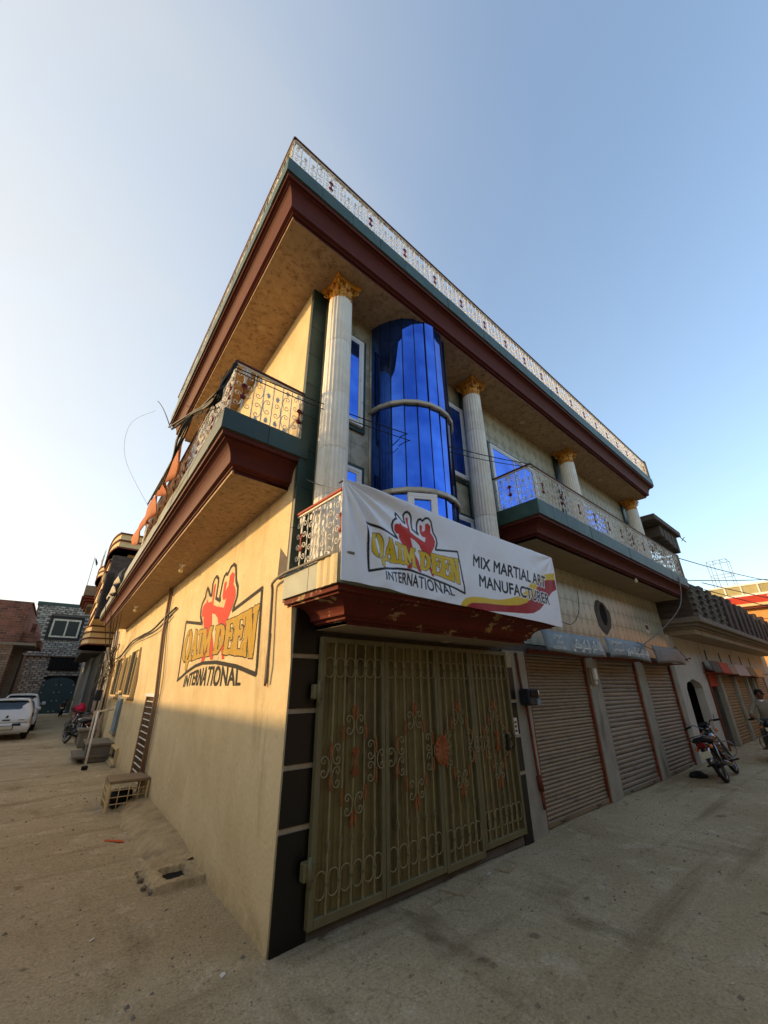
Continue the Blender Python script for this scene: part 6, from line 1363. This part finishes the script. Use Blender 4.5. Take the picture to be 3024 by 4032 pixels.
# brick parapet: piers and bays of separate bricks where near
bk=MB().box(-.112,.112,-.055,.055,-.037,.037,.005).mesh('brick','brick_grey')
pp=bpy.data.objects.new('parapet',None); COL.objects.link(pp); pp.parent=N_
def course(x0,x1,y,z,par,off):
    x=x0+(.11 if off else 0)
    while x<x1-.05: link('brick',bk,par,loc=(x+.11,y+random.uniform(-.006,.006),z),rot=(0,random.uniform(-.015,.015),random.uniform(-.02,.02))); x+=.226
nb=0; x=11.14; i=0
while x<24:
    top=4.38-.06*(i%2)+random.uniform(-.08,.05) if i else 4.25
    if x<14.6:
        n=int((top-3.34)/.078)
        for r in range(n): course(x,x+.42,-.80+(.0 if r%2 else .008),3.38+r*.078,pp,r%2)
        for r in range(n-2): course(x+.46,x+.90,-.70,3.38+r*.078,pp,r%2)
        np_('core','mortar',x+.02,x+.9,-.74,-.55,3.34,top-.02,par=pp); np_('core','mortar',x+.02,x+.42,-.78,-.7,3.34,top-.06,par=pp)
    else:
        np_('pier','brickwork_dark',x,x+.44,-.86,-.6,3.34,top,par=pp); np_('bay','brickwork_dark',x+.44,x+.92,-.76,-.6,3.34,top-.12,par=pp)
    x+=.92; i+=1
np_('return_wall','brickwork_dark',11.12,11.35,-.74,.2,3.34,4.15,par=pp)
# the shop shutters and sign boards
S1=shutter(15.63,17.55,.0,2.12,.09,'shutter_tan','tan rolling shutter next to the open dark shop',y=.06,group=None,guide='pillar'); S2=shutter(17.83,19.6,.0,2.12,.09,'shutter_tan','tan rolling shutter behind the motorbike rider',y=.06,group=None,guide='pillar')
shutter(21.2,23.2,.0,2.0,.09,'shutter_grey','grey rolling shutter at the far end of the shop row',y=-.03,group=None,guide='pillar')
hs=thing('rolling_shutter','half lowered red rolling shutter over the dark open shop','shutter',(0,.06,0)); slm=slat_mesh(1.26,.085,'red_sign',.002)
for k in range(6): link('slat',slm,hs,loc=(14.06,0,1.66+.088*k))
np_('bottom_bar','rust',14.05,15.33,.02,.08,1.60,1.66,par=hs) if False else None
for (x0,x1,m,lb,z0,z1) in ((13.75,14.75,'concrete_dark','dark blank board over the dark open shop',2.06,2.38),(14.85,15.9,'red_sign','faded red painted board above the shop row',2.04,2.36),(15.95,16.9,'sheet_grey','plain grey board between red and blue shop boards',2.04,2.36),(16.95,18.9,'sheet_blue','peeling white and blue shop board above the tan shutters',2.0,2.36),(18.95,20.3,'wood','brown weathered board above the shop row',2.02,2.33),(20.4,21.9,'orange_wall','orange painted board at the far end of the shop row',1.98,2.30)):
    T=thing('shop_board',lb,'sign',(0,0,0)); q=MB(); q.prism([(-.30,z0),(-.28,z0),(-.20,z1),(-.22,z1)],x0,x1,'x'); q.build('board',m,T); q=MB(); q.box(x0,x1,-.28,.0,z0-.03,z0-.006); q.build('ledge','rust',T)
T=thing('wall_hook','iron hook and insulator with a dark stain on the white wall','hook',(12.2,-.02,2.35)); q=MB(); q.tube([(0,0,0),(0,-.08,.02),(.12,-.10,.05),(.18,-.09,.02)],.014,6); q.build('hook','rust',T); q=MB(); q.lathe([(0,-.03),(.03,-.03),(.035,0),(.03,.03),(0,.03)],10,(.17,-.09,.03)); q.build('insulator','paper',T)
# concrete canopy block behind, above the parapet
C_=thing('concrete_canopy','rough dark concrete canopy sticking out above the brick parapet','building')
np_('canopy_slab','concrete_dark',10.95,13.4,-.60,.8,6.10,6.26,.01,par=C_); np_('canopy_beam','concrete_dark',10.95,13.2,.0,.25,5.75,6.10,.01,par=C_); np_('upper_room','brickwork_dark',10.95,13.0,.25,6,4.1,6.1,par=C_)
for k in range(5): q=MB(); q.box(13.0-.35*k,13.25-.35*k,-.50,.02,5.55+.05*k,6.08,.02); q.build('broken_rib','concrete_dark',C_)
q=MB(); q.tube([(13.3,-.55,6.15),(13.75,-.62,6.0)],.014,5); q.tube([(13.55,-.66,6.12),(13.6,-.54,6.02)],.010,5); q.build('rebar','rust',C_)
# ------------------------------------------------------------------ orange building at the end of the front street
O=thing('orange_building','sunlit orange building with glass balustrade and red sign band','building',(30,0,0))
def op(nm,m,y0,y1,z0,z1,x0=0.,x1=.2,bv=0,par=O): q=MB(); q.box(x0,x1,y0,y1,z0,z1,bv); return q.build(nm,m,par)
op('wall','orange_wall',-14,2.3,0,6.0,.3,6); op('sign_band','red_sign',-14,2.0,6.08,6.52,-.10,.3); op('cornice','cream_trim',-14,2.05,5.92,6.08,-.16,.3,.02); op('ledge','brown_trim',-14,2.05,5.80,5.92,-.04,.3)
op('top_rail','white_paint',-14,2.0,7.14,7.24,-.06,.04); op('bottom_rail','white_paint',-14,2.0,6.52,6.64,-.08,.06)
for k in range(18): y=1.95-.78*k; op('post','white_paint',y-.035,y+.035,6.6,7.16,-.05,.03); op('glass_pane','glass_panel',y-.745,y-.035,6.64,7.14,-.012,.0)
for z in (5.2,4.4,3.6): op('plaster_line','brown_trim',-14,2.2,z,z+.03,.28,.3)
me_=text_mesh('VUN','white_paint',(1.5,.30),Matrix.Translation((-.12,-.62,6.15))@Matrix.Rotation(-PI/2,4,'Z'),O,off=.03)
W_=thing('wire_tower','thin square wire frame tower on a far roof','tower',(36,0,0))
def wt(a,b_): q=MB(); q.tube([a,b_],.018,4); q.build('rod','wire_grey',W_)
ys=(1.35,2.55); xs_=(0,1.2); zs_=(8.2,9.2,10.3)
for y in ys:
    for x in xs_: wt((x,y,6.0),(x,y,10.3))
for z in zs_:
    for y in ys: wt((0,y,z),(1.2,y,z))
    for x in xs_: wt((x,ys[0],z),(x,ys[1],z))
for y in (1.75,2.15): wt((0,y,10.3),(1.2,y,10.3)); wt((0,y,8.2),(0,y,10.3))
op2=MB(); op2.box(.2,5,-2,4,0,7.3); Rr=thing('far_roof_house','crimson topped house under the wire tower','house',(35.6,0,0)); op2.build('wall','brown_trim',Rr); q=MB(); q.box(.1,5.1,1.2,4,7.3,7.75); q.build('parapet','red_cloth',Rr)
# ------------------------------------------------------------------ out of view: added shade wall beside the viewer, terrace behind
U=ltool('shade_wall','unseen low wall added to shade the side street','wall')  # added sun blocker; its height sets the shade line on the side wall
q=MB(); lb_(q,-9,24.5,5.0,5.3,0,2.86); q.build('wall','plaster_white',U); q=MB(); lb_(q,-9,24.5,4.95,5.35,2.86,2.94); q.build('coping','concrete',U)
V_=thing('opposite_terrace','plain brick terrace on the far side of the front street','building',(0,-10.5,0))
q=MB(); q.box(-8,30,-6,0,0,7.4); q.build('wall','concrete_dark',V_)
for k in range(9): q=MB(); x=-6+4*k; q.box(x,x+1.3,-.02,.05,3.8,5.2); q.build('window','glass_dark',V_); q=MB(); q.box(x-.3,x+2.2,-.02,.06,.0,2.4); q.build('door','shutter',V_)
q=MB(); q.box(-8.2,30.2,-6,.5,7.4,7.6); q.build('roof_edge','concrete',V_)
